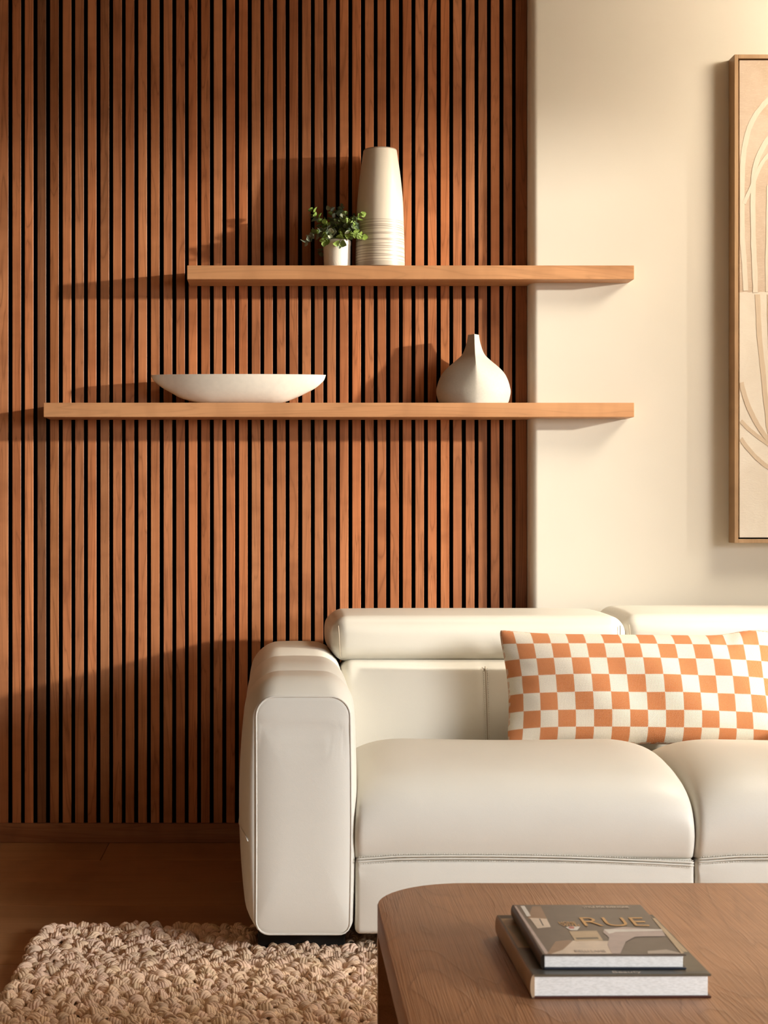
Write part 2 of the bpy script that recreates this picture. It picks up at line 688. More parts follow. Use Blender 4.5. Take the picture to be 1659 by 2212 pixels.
# right wall with assumed windows, unseen, added to shape the light, other walls and ceiling
WZ0, WZ1 = 0.12, 2.36
assumed_wins = [(-1.4, 2.2), (3.08, 3.43)]  # assumed openings; the pier between keeps the key light off the rug
parts = [box_vf(XR, XR + 0.12, YB, assumed_wins[0][0], 0, ZC), box_vf(XR, XR + 0.12, assumed_wins[0][1], assumed_wins[1][0], 0, ZC), box_vf(XR, XR + 0.12, assumed_wins[1][1], YW, 0, ZC)]
for a, b in assumed_wins:
    parts += [box_vf(XR, XR + 0.12, a, b, WZ1, ZC), box_vf(XR, XR + 0.12, a, b, 0, WZ0)]
v, f = merge(parts)
tag(obj('wall_right', v, f, M['wall_far']), kind='structure')
for q, (a, b) in enumerate(assumed_wins):
    w = 0.012
    parts = [box_vf(XR + 0.02, XR + 0.1, a, a + w, WZ0, WZ1), box_vf(XR + 0.02, XR + 0.1, b - w, b, WZ0, WZ1),
             box_vf(XR + 0.02, XR + 0.1, a + w, b - w, WZ1 - w, WZ1), box_vf(XR + 0.02, XR + 0.1, a + w, b - w, WZ0, WZ0 + w)]
    v, f = merge(parts)
    tag(obj('window_%d' % (q + 1), v, f, M['frame']), kind='structure')
tag(box('wall_left', XL - 0.1, XL, YB, YS + 0.12, 0, ZC, M['wall_far']), kind='structure')
tag(box('wall_front', XL - 0.1, XR + 0.12, YB - 0.1, YB, 0, ZC, M['wall_far']), kind='structure')
tag(box('ceiling', XL - 0.1, XR + 0.12, YB - 0.1, YS + 0.2, ZC, ZC + 0.1, M['ceiling']), kind='structure')

# ------------------------------------------------------------------ floating shelves
YF = 4.93


def shelf(x0, x1, z0, z1, label):
    poly = [(x0, YF), (x1, YF), (x1, YW - 0.0003), (XC + 0.026, YW - 0.0003), (XC - 0.001, YW + 0.022), (XC - 0.001, YS - 0.0016), (x0, YS - 0.0016)]
    v, f = prism(poly, z0, z1)
    o = obj('floating_shelf', v, f, M['shelf'], origin=((x0 + x1) / 2, YF, z0))
    bevel_mesh(o, 0.0012, 1)
    tag(o, label, 'shelf', 'floating shelves on the slatted wall')
    return o


SU = (-0.2796, 1.0984, 1.767, 1.8098)
SLW = (-0.7218, 1.0984, 1.3425, 1.3867)
shelf(*SU, 'shorter floating wooden shelf carrying the tall striped vase and small plant')
shelf(*SLW, 'longer floating wooden shelf carrying the boat-shaped bowl and teardrop vase')

# ------------------------------------------------------------------ vessels


def lathe(prof, n, c):
    a = np.linspace(0, 2 * math.pi, n, endpoint=False)
    rings = [np.stack([c[0] + r * np.cos(a), c[1] + r * np.sin(a), np.full(n, c[2] + z)], 1) for r, z in prof]
    V = np.concatenate(rings)
    Fc = []
    for k in range(len(prof) - 1):
        for i in range(n):
            j = (i + 1) % n
            Fc.append((k * n + i, k * n + j, (k + 1) * n + j, (k + 1) * n + i))
    Fc.append(tuple(range(n))[::-1]); Fc.append(tuple(range((len(prof) - 1) * n, len(prof) * n)))
    return V, Fc


ZU, ZL = SU[3], SLW[3]
s_ = 1 / 691.0
outer = spline([(0.0745, 0), (0.0768, 0.004), (0.0765, 0.03), (0.0757, 0.08), (0.0738, 0.14), (0.0712, 0.21), (0.0640, 0.285), (0.0550, 0.348), (0.0525, 0.366), (0.0510, 0.3705), (0.0490, 0.3712)], 6)
inner = [(0.0465, 0.369), (0.0475, 0.345), (0.057, 0.28), (0.066, 0.15), (0.066, 0.02)]
v, f = lathe(list(map(tuple, outer)) + inner, 96, ((821 - VX) * 5.0 / F, 5.0, ZU))
tv = obj('tall_vase', v, f, M['vase'], smooth=True, auto=40, origin=((821 - VX) * 5.0 / F, 5.0, ZU))
tag(tv, 'tall tapered cream ceramic vase with thin brown rings round its lower half', 'vase')

# teardrop vase with a ridge
cx = (1023 - VX) * 5.0 / F
prof = [(72.7, 0), (76, 6), (78.5, 15), (80.5, 27), (79, 37), (75, 51), (67.6, 66), (55, 80), (37, 95), (23.5, 109), (15.2, 131), (11.8, 150)]
prof = spline(prof, 4)
N = 128
secs = []
for hw, zz in prof:
    fz = zz / 150.0
    a_ = hw * s_
    b_ = min(0.070, 0.95 * a_) * (1.0 - 0.05 * fz) if a_ > 0.03 else a_ * 0.95
    b_ = 0.071 * (1 - math.exp(-a_ / 0.045)) / (1 - math.exp(-0.1165 / 0.045)) if a_ > 0.02 else 0.071 * (1 - math.exp(-a_ / 0.045)) / (1 - math.exp(-0.1165 / 0.045))
    p = 1.55 - 0.5 * min(1, max(0, (fz - 0.15) / 0.55))
    th = np.linspace(0, 2 * math.pi, N, endpoint=False)
    c, s = np.cos(th), np.sin(th)
    X = np.sign(c) * np.abs(c) ** (2 / p) * a_
    Y = np.sign(s) * np.abs(s) ** (2 / p) * b_
    ring = np.stack([cx + X, 5.003 + Y, np.full(N, ZL + zz * s_)], 1)
    ring = np.c_[resample(ring[:, :2], N, closed=True), ring[:, 2]]
    secs.append(ring)
top = secs[-1]
ctr = np.array([cx, 5.003, 0])
for sc_, dz in ((0.72, 0.0), (0.70, -0.02), (0.9, -0.05)):
    r2 = top.copy(); r2[:, :2] = ctr[:2] + (top[:, :2] - ctr[:2]) * sc_; r2[:, 2] += dz
    secs.append(r2)
v, f = loft(secs)
dv = obj('teardrop_vase', v, f, M['drop'], smooth=True, auto=38, origin=(cx, 5.003, ZL))
tag(dv, 'matt cream teardrop vase with a vertical ridge and narrow square neck', 'vase')

# boat shaped bowl (keel curve between two pointed tips)
bl_, br_ = 326.6, 703.7
Lp = [(326.6, 807.8), (329.5, 813), (335, 819.8), (352, 833), (375, 846), (389.6, 854), (416, 862), (442, 866.4), (470, 867.5)]
Rp = [(570, 867.5), (598, 866.4), (618, 862), (639, 854), (656.6, 846), (681, 833), (696.4, 819.8), (701, 813), (703.7, 805.5)]
keel = spline(Lp + Rp, 6)
YBW = 5.0
secs_o, secs_i = [], []
NB = 40
for (kx, ky) in keel:
    X, Z = px(kx, ky, YBW)
    u = (kx - bl_) / (br_ - bl_) * 2 - 1
    half = 0.0725 * max(0.0, 1 - abs(u) ** 1.9) ** 0.72 + 0.0012
    zr = ZL + 0.088 + 0.003 * u * u
    Z = min(ZL + (867.5 - ky) * YBW / F, zr - 0.001)
    th = np.linspace(-math.pi / 2, math.pi / 2, NB)
    # outer section: U shape from the back rim down to the keel and up to the front rim
    yy = np.sin(th)
    shape = np.abs(yy) ** 2.4
    secs_o.append(np.stack([np.full(NB, X), YBW - half * yy, Z + (zr - Z) * shape], 1))
    wall = 0.005
    hi = max(half - wall, half * 0.35)
    Zi = min(Z + 0.008, zr - 0.0005)
    secs_i.append(np.stack([np.full(NB, X), YBW - hi * yy, Zi + (zr + 0.0008 - Zi) * shape], 1))
rings = []
for so, si in zip(secs_o, secs_i):
    rings.append(np.concatenate([so, si[::-1]]))
v, f = loft(rings)
bw = obj('boat_bowl', v, f, M['bowl'], smooth=True, auto=60, origin=(px(515, 867, YBW)[0], YBW, ZL))
tag(bw, 'long shallow boat-shaped cream ceramic bowl with pointed ends', 'bowl')

# ------------------------------------------------------------------ potted plant
PX, PY = (728 - VX) * 4.985 / F, 4.985
pp = empty('potted_plant', (PX, PY, ZU))
tag(pp, 'small eucalyptus plant in a white pot with slanting grooves', 'potted plant')
N = 160
prof = [(0.0385, 0.0), (0.0405, 0.003), (0.0412, 0.02), (0.0415, 0.045), (0.0425, 0.0665), (0.0432, 0.070), (0.0435, 0.0785), (0.0428, 0.0835), (0.0412, 0.085), (0.0392, 0.0835), (0.038, 0.070), (0.0375, 0.06)]
prof = spline(prof, 5)
secs = []
for r_, z_ in prof:
    a = np.linspace(0, 2 * math.pi, N, endpoint=False)
    g = 0.0
    if r_ > 0.040 and 0.004 < z_ < 0.066:
        fade = min(1, (z_ - 0.004) / 0.005, (0.066 - z_) / 0.012)
        g = 0.0008 * fade * np.abs(np.sin(16 * (a + z_ * 17.0)))
    rr = r_ + g
    secs.append(np.stack([PX + rr * np.cos(a), PY + rr * np.sin(a), np.full(N, ZU + z_)], 1))
v, f = loft(secs)
obj('pot', v, f, M['pot'], pp, smooth=True, auto=70)
v, f = lathe([(0.0372, 0.066), (0.0372, 0.0745), (0.025, 0.0775), (0.008, 0.079)], 40, (PX, PY, ZU))
obj('soil', v, f, M['soil'], pp, smooth=True, auto=50)


def leaf_mesh(L, W, cup, curl):
    nu, nv = 7, 4
    V, Fc = [], []
    for i in range(nu + 1):
        t = i / nu
        w = W * math.sin(math.pi * min(0.985, max(0.03, t)) ** 0.82) ** 0.72
        for j in range(-nv, nv + 1):
            s = j / nv
            V.append((w * s, L * t, cup * (s * s) * w * 2.2 + curl * t * t - abs(s) * 0.0004))
    m = 2 * nv + 1
    for i in range(nu):
        for j in range(m - 1):
            Fc.append((i * m + j, i * m + j + 1, (i + 1) * m + j + 1, (i + 1) * m + j))
    n = len(V)
    V2 = [(x, y, z - 0.0006) for x, y, z in V]
    F2 = [tuple(q + n for q in f_[::-1]) for f_ in Fc]
    V += V2; Fc += F2
    edge = [i * m for i in range(nu + 1)] + [nu * m + j for j in range(1, m)] + [i * m + m - 1 for i in range(nu - 1, -1, -1)] + [j for j in range(m - 2, 0, -1)]
    for i in range(len(edge)):
        a, b = edge[i], edge[(i + 1) % len(edge)]
        Fc.append((b, a, a + n, b + n))
    me = bpy.data.meshes.new('leaf')
    me.from_pydata(V, [], Fc); me.update()
    me.materials.append(M['leaf'])
    me.polygons.foreach_set('use_smooth', [True] * len(me.polygons))
    return me


leaf_meshes = [leaf_mesh(0.0185, 0.0100, 0.22, 0.002), leaf_mesh(0.0215, 0.0118, 0.16, -0.002), leaf_mesh(0.0150, 0.0084, 0.30, 0.003), leaf_mesh(0.0195, 0.0104, -0.10, 0.003)]
greens = [(0.17, 0.22, 0.13), (0.12, 0.17, 0.10), (0.33, 0.38, 0.28), (0.30, 0.43, 0.07), (0.24, 0.36, 0.06), (0.52, 0.56, 0.42), (0.10, 0.14, 0.09), (0.21, 0.30, 0.09)]
lr = random.Random(21)
# stem tips in picture pixels with a depth offset (towards the viewer negative)
tips = [(672, 455, 0.00), (660, 522, -0.02), (690, 500, -0.05), (713, 452, 0.04), (745, 462, -0.03), (738, 446, 0.05), (781, 465, -0.065), (783, 512, -0.07),
        (770, 490, -0.065), (733, 530, -0.055), (700, 522, -0.05), (712, 505, -0.06), (750, 480, 0.0), (692, 478, 0.03), (728, 478, -0.02), (762, 470, 0.03),
        (680, 500, 0.03), (716, 490, 0.04), (748, 506, -0.055), (705, 482, -0.02), (694, 545, 0.03)]
ti = 0
for (tx, ty, dy) in tips:
    Yt = min(PY + dy, YS - 0.012)
    X, Z = px(tx, ty, Yt)
    b0 = np.array([PX + lr.uniform(-0.018, 0.018), PY + lr.uniform(-0.018, 0.018), ZU + 0.074])
    tip = np.array([X, Yt, Z])
    d = tip - b0
    midp = b0 + d * 0.5 + np.array([0, 0, 0.014 + 0.25 * max(0, abs(d[0]) - d[2])])
    path = spline([b0, b0 + (midp - b0) * 0.5 + np.array([0, 0, 0.006]), midp, tip], 5)
    m = len(path)
    v, f = tube(path, 0.0011, 6, taper=np.linspace(1.2, 0.55, m))
    st = obj('stem', v, f, M['stem'], pp, smooth=True)
    path = resample(path, 60)
    L = np.linalg.norm(np.diff(path, axis=0), axis=1).sum()
    npair = max(4, int(L / 0.0135))
    base_green = lr.choice(greens)
    for q in range(npair):
        t = 0.28 + 0.72 * q / (npair - 1)
        i = min(58, int(t * 59))
        P = path[i]; T = path[i + 1] - path[i]; T /= np.linalg.norm(T)
        ang0 = q * math.pi / 2 + lr.uniform(-0.4, 0.4)
        n1 = np.cross(T, [0, 0, 1.0]); n1 /= np.linalg.norm(n1) + 1e-9
        n2 = np.cross(T, n1)
        for sgn in (0, math.pi):
            if ti >= 290: continue
            aa = ang0 + sgn
            out = n1 * math.cos(aa) + n2 * math.sin(aa)
            dr = out * 0.86 + T * (0.5 if q < npair - 1 else 0.9)
            dr /= np.linalg.norm(dr)
            nz = T * 0.9 - out * 0.35 + np.array([lr.uniform(-.3, .3), lr.uniform(-.5, .1), lr.uniform(-.2, .5)])
            nz = nz - dr * (nz @ dr); nz /= np.linalg.norm(nz)
            xx = np.cross(dr, nz)
            o = bpy.data.objects.new('leaf', leaf_meshes[lr.randrange(4)])
            COL.objects.link(o)
            o.parent = st
            mat = Matrix(((xx[0], dr[0], nz[0]), (xx[1], dr[1], nz[1]), (xx[2], dr[2], nz[2])))
            s = lr.uniform(0.85, 1.25) * (1.0 - 0.25 * max(0, t - 0.75) / 0.25)
            bp = P + out * 0.0016
            tipp = bp + dr * 0.022 * s
            if tipp[1] > YS - 0.006: continue
            if tipp[2] < ZU + 0.006: continue
            o.rotation_euler = mat.to_euler()
            o.scale = (s, s, s)
            o.location = Vector(bp) - wloc(st)
            g = base_green if lr.random() < 0.6 else lr.choice(greens)
            k = lr.uniform(0.8, 1.2)
            o.color = (g[0] * k, g[1] * k, g[2] * k, 1)
            ti += 1
for o in [o for o in bpy.data.objects if o.name.startswith('leaf') and o.parent and tuple(o.location) == (0, 0, 0)]:
    bpy.data.objects.remove(o)

# ------------------------------------------------------------------ framed painting
FY = 4.945
fx0, fzt = px(1586.5, 117.5, FY)
fx0b, fzb = px(1586.5, 1173, FY)
fw = 1.16
fr = empty('framed_painting', (fx0 + fw / 2, YW - 0.001, fzb))
ZSPLIT = px(0, 630, FY)[1] - fzb
M['canvas'] = paint_ground()
M['stroke_pale'] = stroke_mat('pale_paint', (0.69, 0.625, 0.52))
M['stroke_tan'] = stroke_mat('tan_paint', (0.62, 0.50, 0.37))
tag(fr, 'large abstract painting of cream and tan loops in a thin oak frame', 'painting')
bw_ = 0.0122
x0, x1, z0, z1 = fx0, fx0 + fw, fzb, fzt
yb = YW - 0.002
for (a, b, c, d) in ((x0, x0 + bw_, z0, z1), (x1 - bw_, x1, z0, z1), (x0 + bw_, x1 - bw_, z0, z0 + bw_), (x0 + bw_, x1 - bw_, z1 - bw_, z1)):
    box('frame_bar', a, b, FY, yb, c, d, M['frame'], fr, bev=0.0008)
gap = 0.0045
cv = box('canvas', x0 + bw_ + gap, x1 - bw_ - gap, FY + 0.005, FY + 0.035, z0 + bw_ + gap, z1 - bw_ - gap, M['canvas'], fr, bev=0.001)
box('backing_board', x0 + bw_, x1 - bw_, FY + 0.037, FY + 0.045, z0 + bw_, z1 - bw_, M['black'], fr)


def ribbon(pts, w, mat, t=0.0009, seed=0):
    r = random.Random(seed)
    P = np.array([[px(a, b, FY + 0.005)[0], px(a, b, FY + 0.005)[1]] for a, b in pts])
    P = spline(P, 10)
    T = np.gradient(P, axis=0); T /= np.linalg.norm(T, axis=1)[:, None]
    Nn = np.stack([-T[:, 1], T[:, 0]], 1)
    hw = w / 2 / (F / FY)
    jl = np.array([r.uniform(0.88, 1.12) for _ in P]); jr = np.array([r.uniform(0.88, 1.12) for _ in P])
    jl = np.convolve(np.pad(jl, 1, 'edge'), [.25, .5, .25], 'valid'); jr = np.convolve(np.pad(jr, 1, 'edge'), [.25, .5, .25], 'valid')
    A = P + Nn * hw * jl[:, None]; B = P - Nn * hw * jr[:, None]
    lo, hi = x0 + bw_ + gap + 0.0015, x1 - bw_ - gap - 0.0015
    A[:, 0] = np.clip(A[:, 0], lo, hi); B[:, 0] = np.clip(B[:, 0], lo, hi)
    ya, yb_ = FY + 0.005 - t, FY + 0.0052
    n = len(P)
    V = np.concatenate([np.c_[A[:, 0], np.full(n, ya), A[:, 1]], np.c_[B[:, 0], np.full(n, ya), B[:, 1]],
                        np.c_[A[:, 0], np.full(n, yb_), A[:, 1]], np.c_[B[:, 0], np.full(n, yb_), B[:, 1]]])
    Fc = []
    for i in range(n - 1):
        Fc += [(i, i + 1, n + i + 1, n + i), (i, 2 * n + i, 2 * n + i + 1, i + 1), (n + i, n + i + 1, 3 * n + i + 1, 3 * n + i)]
    Fc += [(0, n, 3 * n, 2 * n), (n - 1, 3 * n - 1, 4 * n - 1, 2 * n - 1)]
    return obj('paint_stroke', V, Fc, mat, cv)


def mir(pts, c=1800):
    return pts + [(2 * c - a, b) for a, b in pts[::-1]]


sA = [(1611, 628), (1607, 560), (1603, 500), (1603, 400), (1605, 345), (1611, 305), (1621, 270), (1640, 238), (1668, 210), (1720, 185)]
sB = [(1632, 632), (1629, 560), (1627, 500), (1627, 400), (1633, 355), (1647, 320), (1668, 293), (1720, 265)]
sC = [(1607, 440), (1614, 424), (1626, 398), (1638, 368), (1655, 340), (1690, 312), (1740, 300)]
ribbon(mir(sA), 11, M['stroke_pale'], 0.0010, 1)
ribbon(mir(sB), 11, M['stroke_pale'], 0.0013, 2)
ribbon(mir(sC), 8, M['stroke_pale'], 0.0016, 3)
ribbon([(1660, 400), (1659, 500), (1657, 560), (1658, 630)], 8, M['stroke_pale'], 0.0011, 4)
ribbon([(1636, 636), (1640, 720), (1648, 800), (1656, 880), (1668, 950), (1720, 1060), (1800, 1100)], 10.5, M['stroke_tan'], 0.0011, 5)
ribbon([(1601, 826), (1610, 860), (1622, 890), (1641, 925), (1668, 957), (1740, 1005), (1830, 1020)], 10, M['stroke_tan'], 0.0014, 6)
ribbon([(1600, 909), (1620, 929), (1650, 952), (1680, 968), (1760, 985), (1850, 980)], 8.5, M['stroke_tan'], 0.0010, 7)
ribbon([(1600, 947), (1615, 968), (1640, 994), (1668, 1013), (1740, 1040), (1850, 1048)], 9, M['stroke_tan'], 0.0012, 8)
ribbon([(1663, 636), (1664, 720), (1669, 800), (1684, 880), (1720, 960)], 11, M['stroke_tan'], 0.0013, 9)

# ------------------------------------------------------------------ rug
RX0, RX1, RY0, RY1 = -0.575, 1.95, 1.35, 3.985
rug = empty('rug', ((RX0 + RX1) / 2, (RY0 + RY1) / 2, 0.0))
tag(rug, 'chunky looped oatmeal wool rug spread on the wooden floor', 'rug')
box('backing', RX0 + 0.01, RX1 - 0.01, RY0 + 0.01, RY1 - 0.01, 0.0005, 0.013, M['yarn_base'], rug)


def coil(seg, sides, strands, seed):
    """a little curl of yarn: neighbouring arching strands along x, standing on z = 0"""
    r = random.Random(seed)
    parts = []
    R0 = r.uniform(0.0082, 0.0105)
    pitch = r.uniform(0.0036, 0.0044)
    lean = r.uniform(-0.35, 0.35)
    for k in range(strands):
        u = (k - (strands - 1) / 2)
        Rk = R0 * (1.0 - 0.09 * u * u) * r.uniform(0.92, 1.06)
        th = np.linspace(-0.45, math.pi + 0.45, seg + 1)
        x = u * pitch + lean * 0.004 * np.cos(th) + 0.0022 * (th / math.pi - 0.5)
        yv = Rk * np.cos(th)
        z = 0.0045 + Rk * 1.12 * np.sin(th) + r.uniform(-0.001, 0.001)
        parts.append(tube(np.stack([x, yv, z], 1), r.uniform(0.0025, 0.0032), sides))
    return [(np.array(v), f) for v, f in [merge(parts)]][0]


hi_var = [coil(9, 7, s, 100 + i) for i, s in enumerate([4, 5, 5, 6, 4, 5, 6, 4])]
lo_var = [coil(5, 5, s, 200 + i) for i, s in enumerate([2, 3, 3])]


def tri(f):
    out = []
    for q in f:
        for i in range(1, len(q) - 1):
            out.append((q[0], q[i], q[i + 1]))
    return np.array(out)


hi_var = [(v, tri(f)) for v, f in hi_var]
lo_var = [(v, tri(f)) for v, f in lo_var]
VV, FF, TT, n0 = [], [], [], 0
rr = random.Random(5)
sp = 0.0215
RC = 0.165
TX0, TX1, TY0, TY1 = 0.1646, 1.45, 1.72, 2.806
legs_at = [(TX0 + RC, TY1 - RC, -1, 1), (TX1 - RC, TY1 - RC, 1, 1), (TX0 + RC, TY0 + RC, -1, -1), (TX1 - RC, TY0 + RC, 1, -1)]
ny = int((RY1 - RY0) / sp)
nx = int((RX1 - RX0) / sp)
for j in range(ny + 1):
    for i in range(nx + 1):
        x = RX0 + (i + 0.5 * (j % 2)) * sp + rr.uniform(-0.45, 0.45) * sp
        y = RY0 + j * sp + rr.uniform(-0.45, 0.45) * sp
        x = min(max(x, RX0 - 0.004), RX1); y = min(max(y, RY0), RY1 + 0.004)
        seen = y > 3.05 and x < 0.42
        if not seen and (i + j) % 2: continue
        if 3.80 < y < 3.95 and (-0.06 < x < 0.17 or 1.77 < x < 1.99): continue          # the sofa foot stands here
        if any((RC - 0.055) < math.hypot(x - lx, y - ly) < RC + 0.01 and (x - lx) * qx >= -0.02 and (y - ly) * qy >= -0.02 for lx, ly, qx, qy in legs_at): continue
        var = rr.choice(hi_var) if seen else rr.choice(lo_var)
        a = rr.gauss(0.15, 0.75) + (math.pi if rr.random() < .5 else 0)
        s = rr.uniform(1.0, 1.55) * (1.0 if seen else 1.3)
        ca, sa = math.cos(a) * s, math.sin(a) * s
        tl = rr.uniform(-0.35, 0.35)
        v = var[0]
        z = v[:, 2] * s * rr.uniform(0.85, 1.12) + v[:, 0] * tl
        V = np.stack([x + v[:, 0] * ca - v[:, 1] * sa, y + v[:, 0] * sa + v[:, 1] * ca, np.maximum(0.004, z + 0.006)], 1)
        VV.append(V); FF.append(var[1] + n0); n0 += len(V)
        k = rr.uniform(0.84, 1.10)
        TT.append(np.tile([k, k * rr.uniform(0.96, 1.02), k * rr.uniform(0.92, 1.03), 1.0], (len(V), 1)))
V = np.concatenate(VV); Fa = np.concatenate(FF); Tn = np.concatenate(TT)
me = bpy.data.meshes.new('loop_pile')
base = np.array(rug.location)
me.vertices.add(len(V)); me.vertices.foreach_set('co', (V - base).astype(np.float32).ravel())
me.loops.add(len(Fa) * 3); me.loops.foreach_set('vertex_index', Fa.astype(np.int32).ravel())
me.polygons.add(len(Fa)); me.polygons.foreach_set('loop_start', np.arange(0, len(Fa) * 3, 3, dtype=np.int32))
me.polygons.foreach_set('use_smooth', np.ones(len(Fa), dtype=bool))
me.update(calc_edges=True)
ca_ = me.color_attributes.new('tint', 'FLOAT_COLOR', 'POINT')
ca_.data.foreach_set('color', Tn.astype(np.float32).ravel())
me.materials.append(M['yarn'])
pile = bpy.data.objects.new('loop_pile', me)
COL.objects.link(pile); pile.parent = rug
tag(pile, kind='stuff')

# ------------------------------------------------------------------ sofa
sofa = empty('sofa', (1.05, 4.2, 0.0))
tag(sofa, 'cream leather reclining sofa with padded arm and adjustable headrests', 'sofa')


def rr_outline(xl, xr, zb_, zt_, rtl, rtr, rbr, rbl, bl=0.0, br=0.0, bt=0.0, n=10, m=14):
    """rounded rectangle in (x, z), clockwise from bottom left, with side and top bulges"""
    pts = []
    def arc(cx, cz, r, a0, a1):
        for a in np.linspace(a0, a1, n):
            pts.append((cx + r * math.cos(a), cz + r * math.sin(a)))
    def line(p, q):
        for t in np.linspace(0, 1, m + 2)[1:-1]:
            pts.append((p[0] + (q[0] - p[0]) * t, p[1] + (q[1] - p[1]) * t))
    arc(xl + rbl, zb_ + rbl, rbl, 1.5 * math.pi, math.pi)
    line((xl, zb_ + rbl), (xl, zt_ - rtl))
    arc(xl + rtl, zt_ - rtl, rtl, math.pi, math.pi / 2)
    line((xl + rtl, zt_), (xr - rtr, zt_))
    arc(xr - rtr, zt_ - rtr, rtr, math.pi / 2, 0)
    line((xr, zt_ - rtr), (xr, zb_ + rbr))
    arc(xr - rbr, zb_ + rbr, rbr, 0, -math.pi / 2)
    line((xr - rbr, zb_), (xl + rbl, zb_))
    P = np.array(pts)
    u = (P[:, 0] - (xl + xr) / 2) / ((xr - xl) / 2)
    w = (P[:, 1] - (zb_ + zt_) / 2) / ((zt_ - zb_) / 2)
    sb = np.clip(1 - w ** 2, 0, 1)
    P[:, 0] += np.where(u < 0, -bl, br) * sb * np.abs(u) ** 2
    P[:, 1] += bt * np.clip(1 - u ** 2, 0, 1) * np.clip(w, 0, 1)
    return P


def build_arm(name, mirror_x=None):
    secs = []
    Y0, Y1 = 3.70, 4.95
    def xm(P):
        if mirror_x is None: return P
        Q = P.copy(); Q[:, 0] = 2 * mirror_x - Q[:, 0]; return Q
    front = dict(xl=-0.0505, xr=0.1665, zb_=0.073, zt_=0.623, rtl=0.046, rtr=0.044, rbr=0.024, rbl=0.030, bl=-0.001, br=0.0035)
    def body(y, e):
        # e: 0 at the front seam, 1 full body
        seams = [3.70, 4.01, 4.45, 4.96]
        zt = 0.640
        for a, b in zip(seams[:-1], seams[1:]):
            if a <= y <= b:
                f_ = (y - a) / (b - a)
                bump = 1 - (1 - min(1, f_ / 0.32)) ** 2.4
                bump *= 1 - max(0, (f_ - 0.55) / 0.45) ** 2.2 * 0.75
                zt = 0.632 + 0.026 * bump
        d = dict(xl=-0.052 - 0.018 * e, xr=0.1665 + 0.011 * e, zb_=0.073 - 0.004 * e, zt_=0.623 + (zt - 0.623) * e,
                 rtl=0.046 + 0.026 * e, rtr=0.044 + 0.024 * e, rbr=0.024 + 0.01 * e, rbl=0.030 + 0.035 * e, bl=0.022 * e, br=0.0035 + 0.006 * e, bt=0.006 * e)
        return d
    # front panel from its centre outwards, slightly cushioned
    P0 = rr_outline(**front)
    c0 = np.array([0.058, 0.35])
    for s in (0.02, 0.12, 0.22, 0.32, 0.42, 0.51, 0.59, 0.66, 0.72, 0.78, 0.83, 0.87, 0.905, 0.935, 0.96, 0.985):
        P = c0 + (P0 - c0) * s
        yy = Y0 - 0.010 * (1 - s ** 4) + 0.002
        # shallow creases across the panel below its top
        fade = (1 - s ** 6)
        cr = 0.0030 * np.exp(-((P[:, 1] - 0.548 + 0.06 * (P[:, 0] - 0.06)) / 0.010) ** 2) + 0.0022 * np.exp(-((P[:, 1] - 0.512 - 0.10 * (P[:, 0] - 0.06)) / 0.009) ** 2) * np.clip((P[:, 0] + 0.02) / 0.1, 0, 1)
        secs.append(np.stack([P[:, 0], yy + cr * fade * 1.6, P[:, 1]], 1))
    # seam groove
    secs.append(np.stack([P0[:, 0], np.full(len(P0), Y0 + 0.0035), P0[:, 1]], 1))
    for k in np.linspace(0.06, 1.0, 12):
        a = k * math.pi / 2
        e = math.sin(a)
        y = Y0 + 0.002 + 0.10 * (1 - math.cos(a))
        P = rr_outline(**body(y, e))
        secs.append(np.stack([P[:, 0], np.full(len(P), y), P[:, 1]], 1))
    ys = list(np.arange(3.815, 4.91, 0.012))
    for y in ys:
        P = rr_outline(**body(y, 1.0))
        # seams pull the upholstery in
        g = sum(math.exp(-((y - s) / 0.005) ** 2) for s in (4.01, 4.45))
        c1 = np.array([0.05, 0.35])
        P = c1 + (P - c1) * (1 - 0.006 * g)
        secs.append(np.stack([P[:, 0], np.full(len(P), y), P[:, 1]], 1))
    for k in np.linspace(0.1, 1, 8):
        a = k * math.pi / 2
        y = 4.91 + 0.04 * math.sin(a)
        P = rr_outline(**body(4.91, 1.0))
        c1 = np.array([0.05, 0.35])
        P = c1 + (P - c1) * (1 - 0.10 * (1 - math.cos(a)))
        secs.append(np.stack([P[:, 0], np.full(len(P), y), P[:, 1]], 1))
    secs = [xm(s) for s in secs]
    v, f = loft(secs)
    if mirror_x is not None:
        f = [tuple(q[::-1]) for q in f]
    f = [tuple(q[::-1]) for q in f]
    o = obj(name, v, f, M['leather'], sofa, smooth=True)
    # piping round the front panel
    pth = np.stack([P0[:, 0], np.full(len(P0), Y0 + 0.0018), P0[:, 1]], 1)
    pth = resample(xm(pth), 150, closed=True)
    v, f = tube(pth, 0.0024, 8, closed=True)
    obj('piping', v, f, M['leather'], o, smooth=True)
    # cross seam low on the outer side
    pth = []
    for q in np.linspace(0, 1, 30):
        y = 3.708 + 0.26 * q
        k = min(1.0, (y - Y0 - 0.002) / 0.10)
        e = math.sin(math.acos(max(0.0, 1 - k)))
        P = rr_outline(**body(max(y, 3.71), e))
        left = P[P[:, 0] < 0.0]
        z = 0.287 + 0.030 * (1 - math.exp(-q * 9))
        i = np.argmin(np.abs(left[:, 1] - z) + (left[:, 0] > -0.03) * 9)
        pth.append((left[i, 0] - 0.0003 - 0.0012 * math.exp(-q * 8), y, z))
    pth = np.array(pth)
    pth[:, 0] = np.convolve(np.pad(pth[:, 0], 2, 'edge'), [.1, .2, .4, .2, .1], 'valid')
    v, f = tube(xm(pth), 0.0016, 6)
    obj('seam_cord', v, f, M['leather2'], o, smooth=True)
    return o


arm = build_arm('arm')
build_arm('arm', mirror_x=1.766 / 2 + 0.09)

XA, XB = 0.178, 0.968          # first seat
XM = 1.758                     # end of second seat


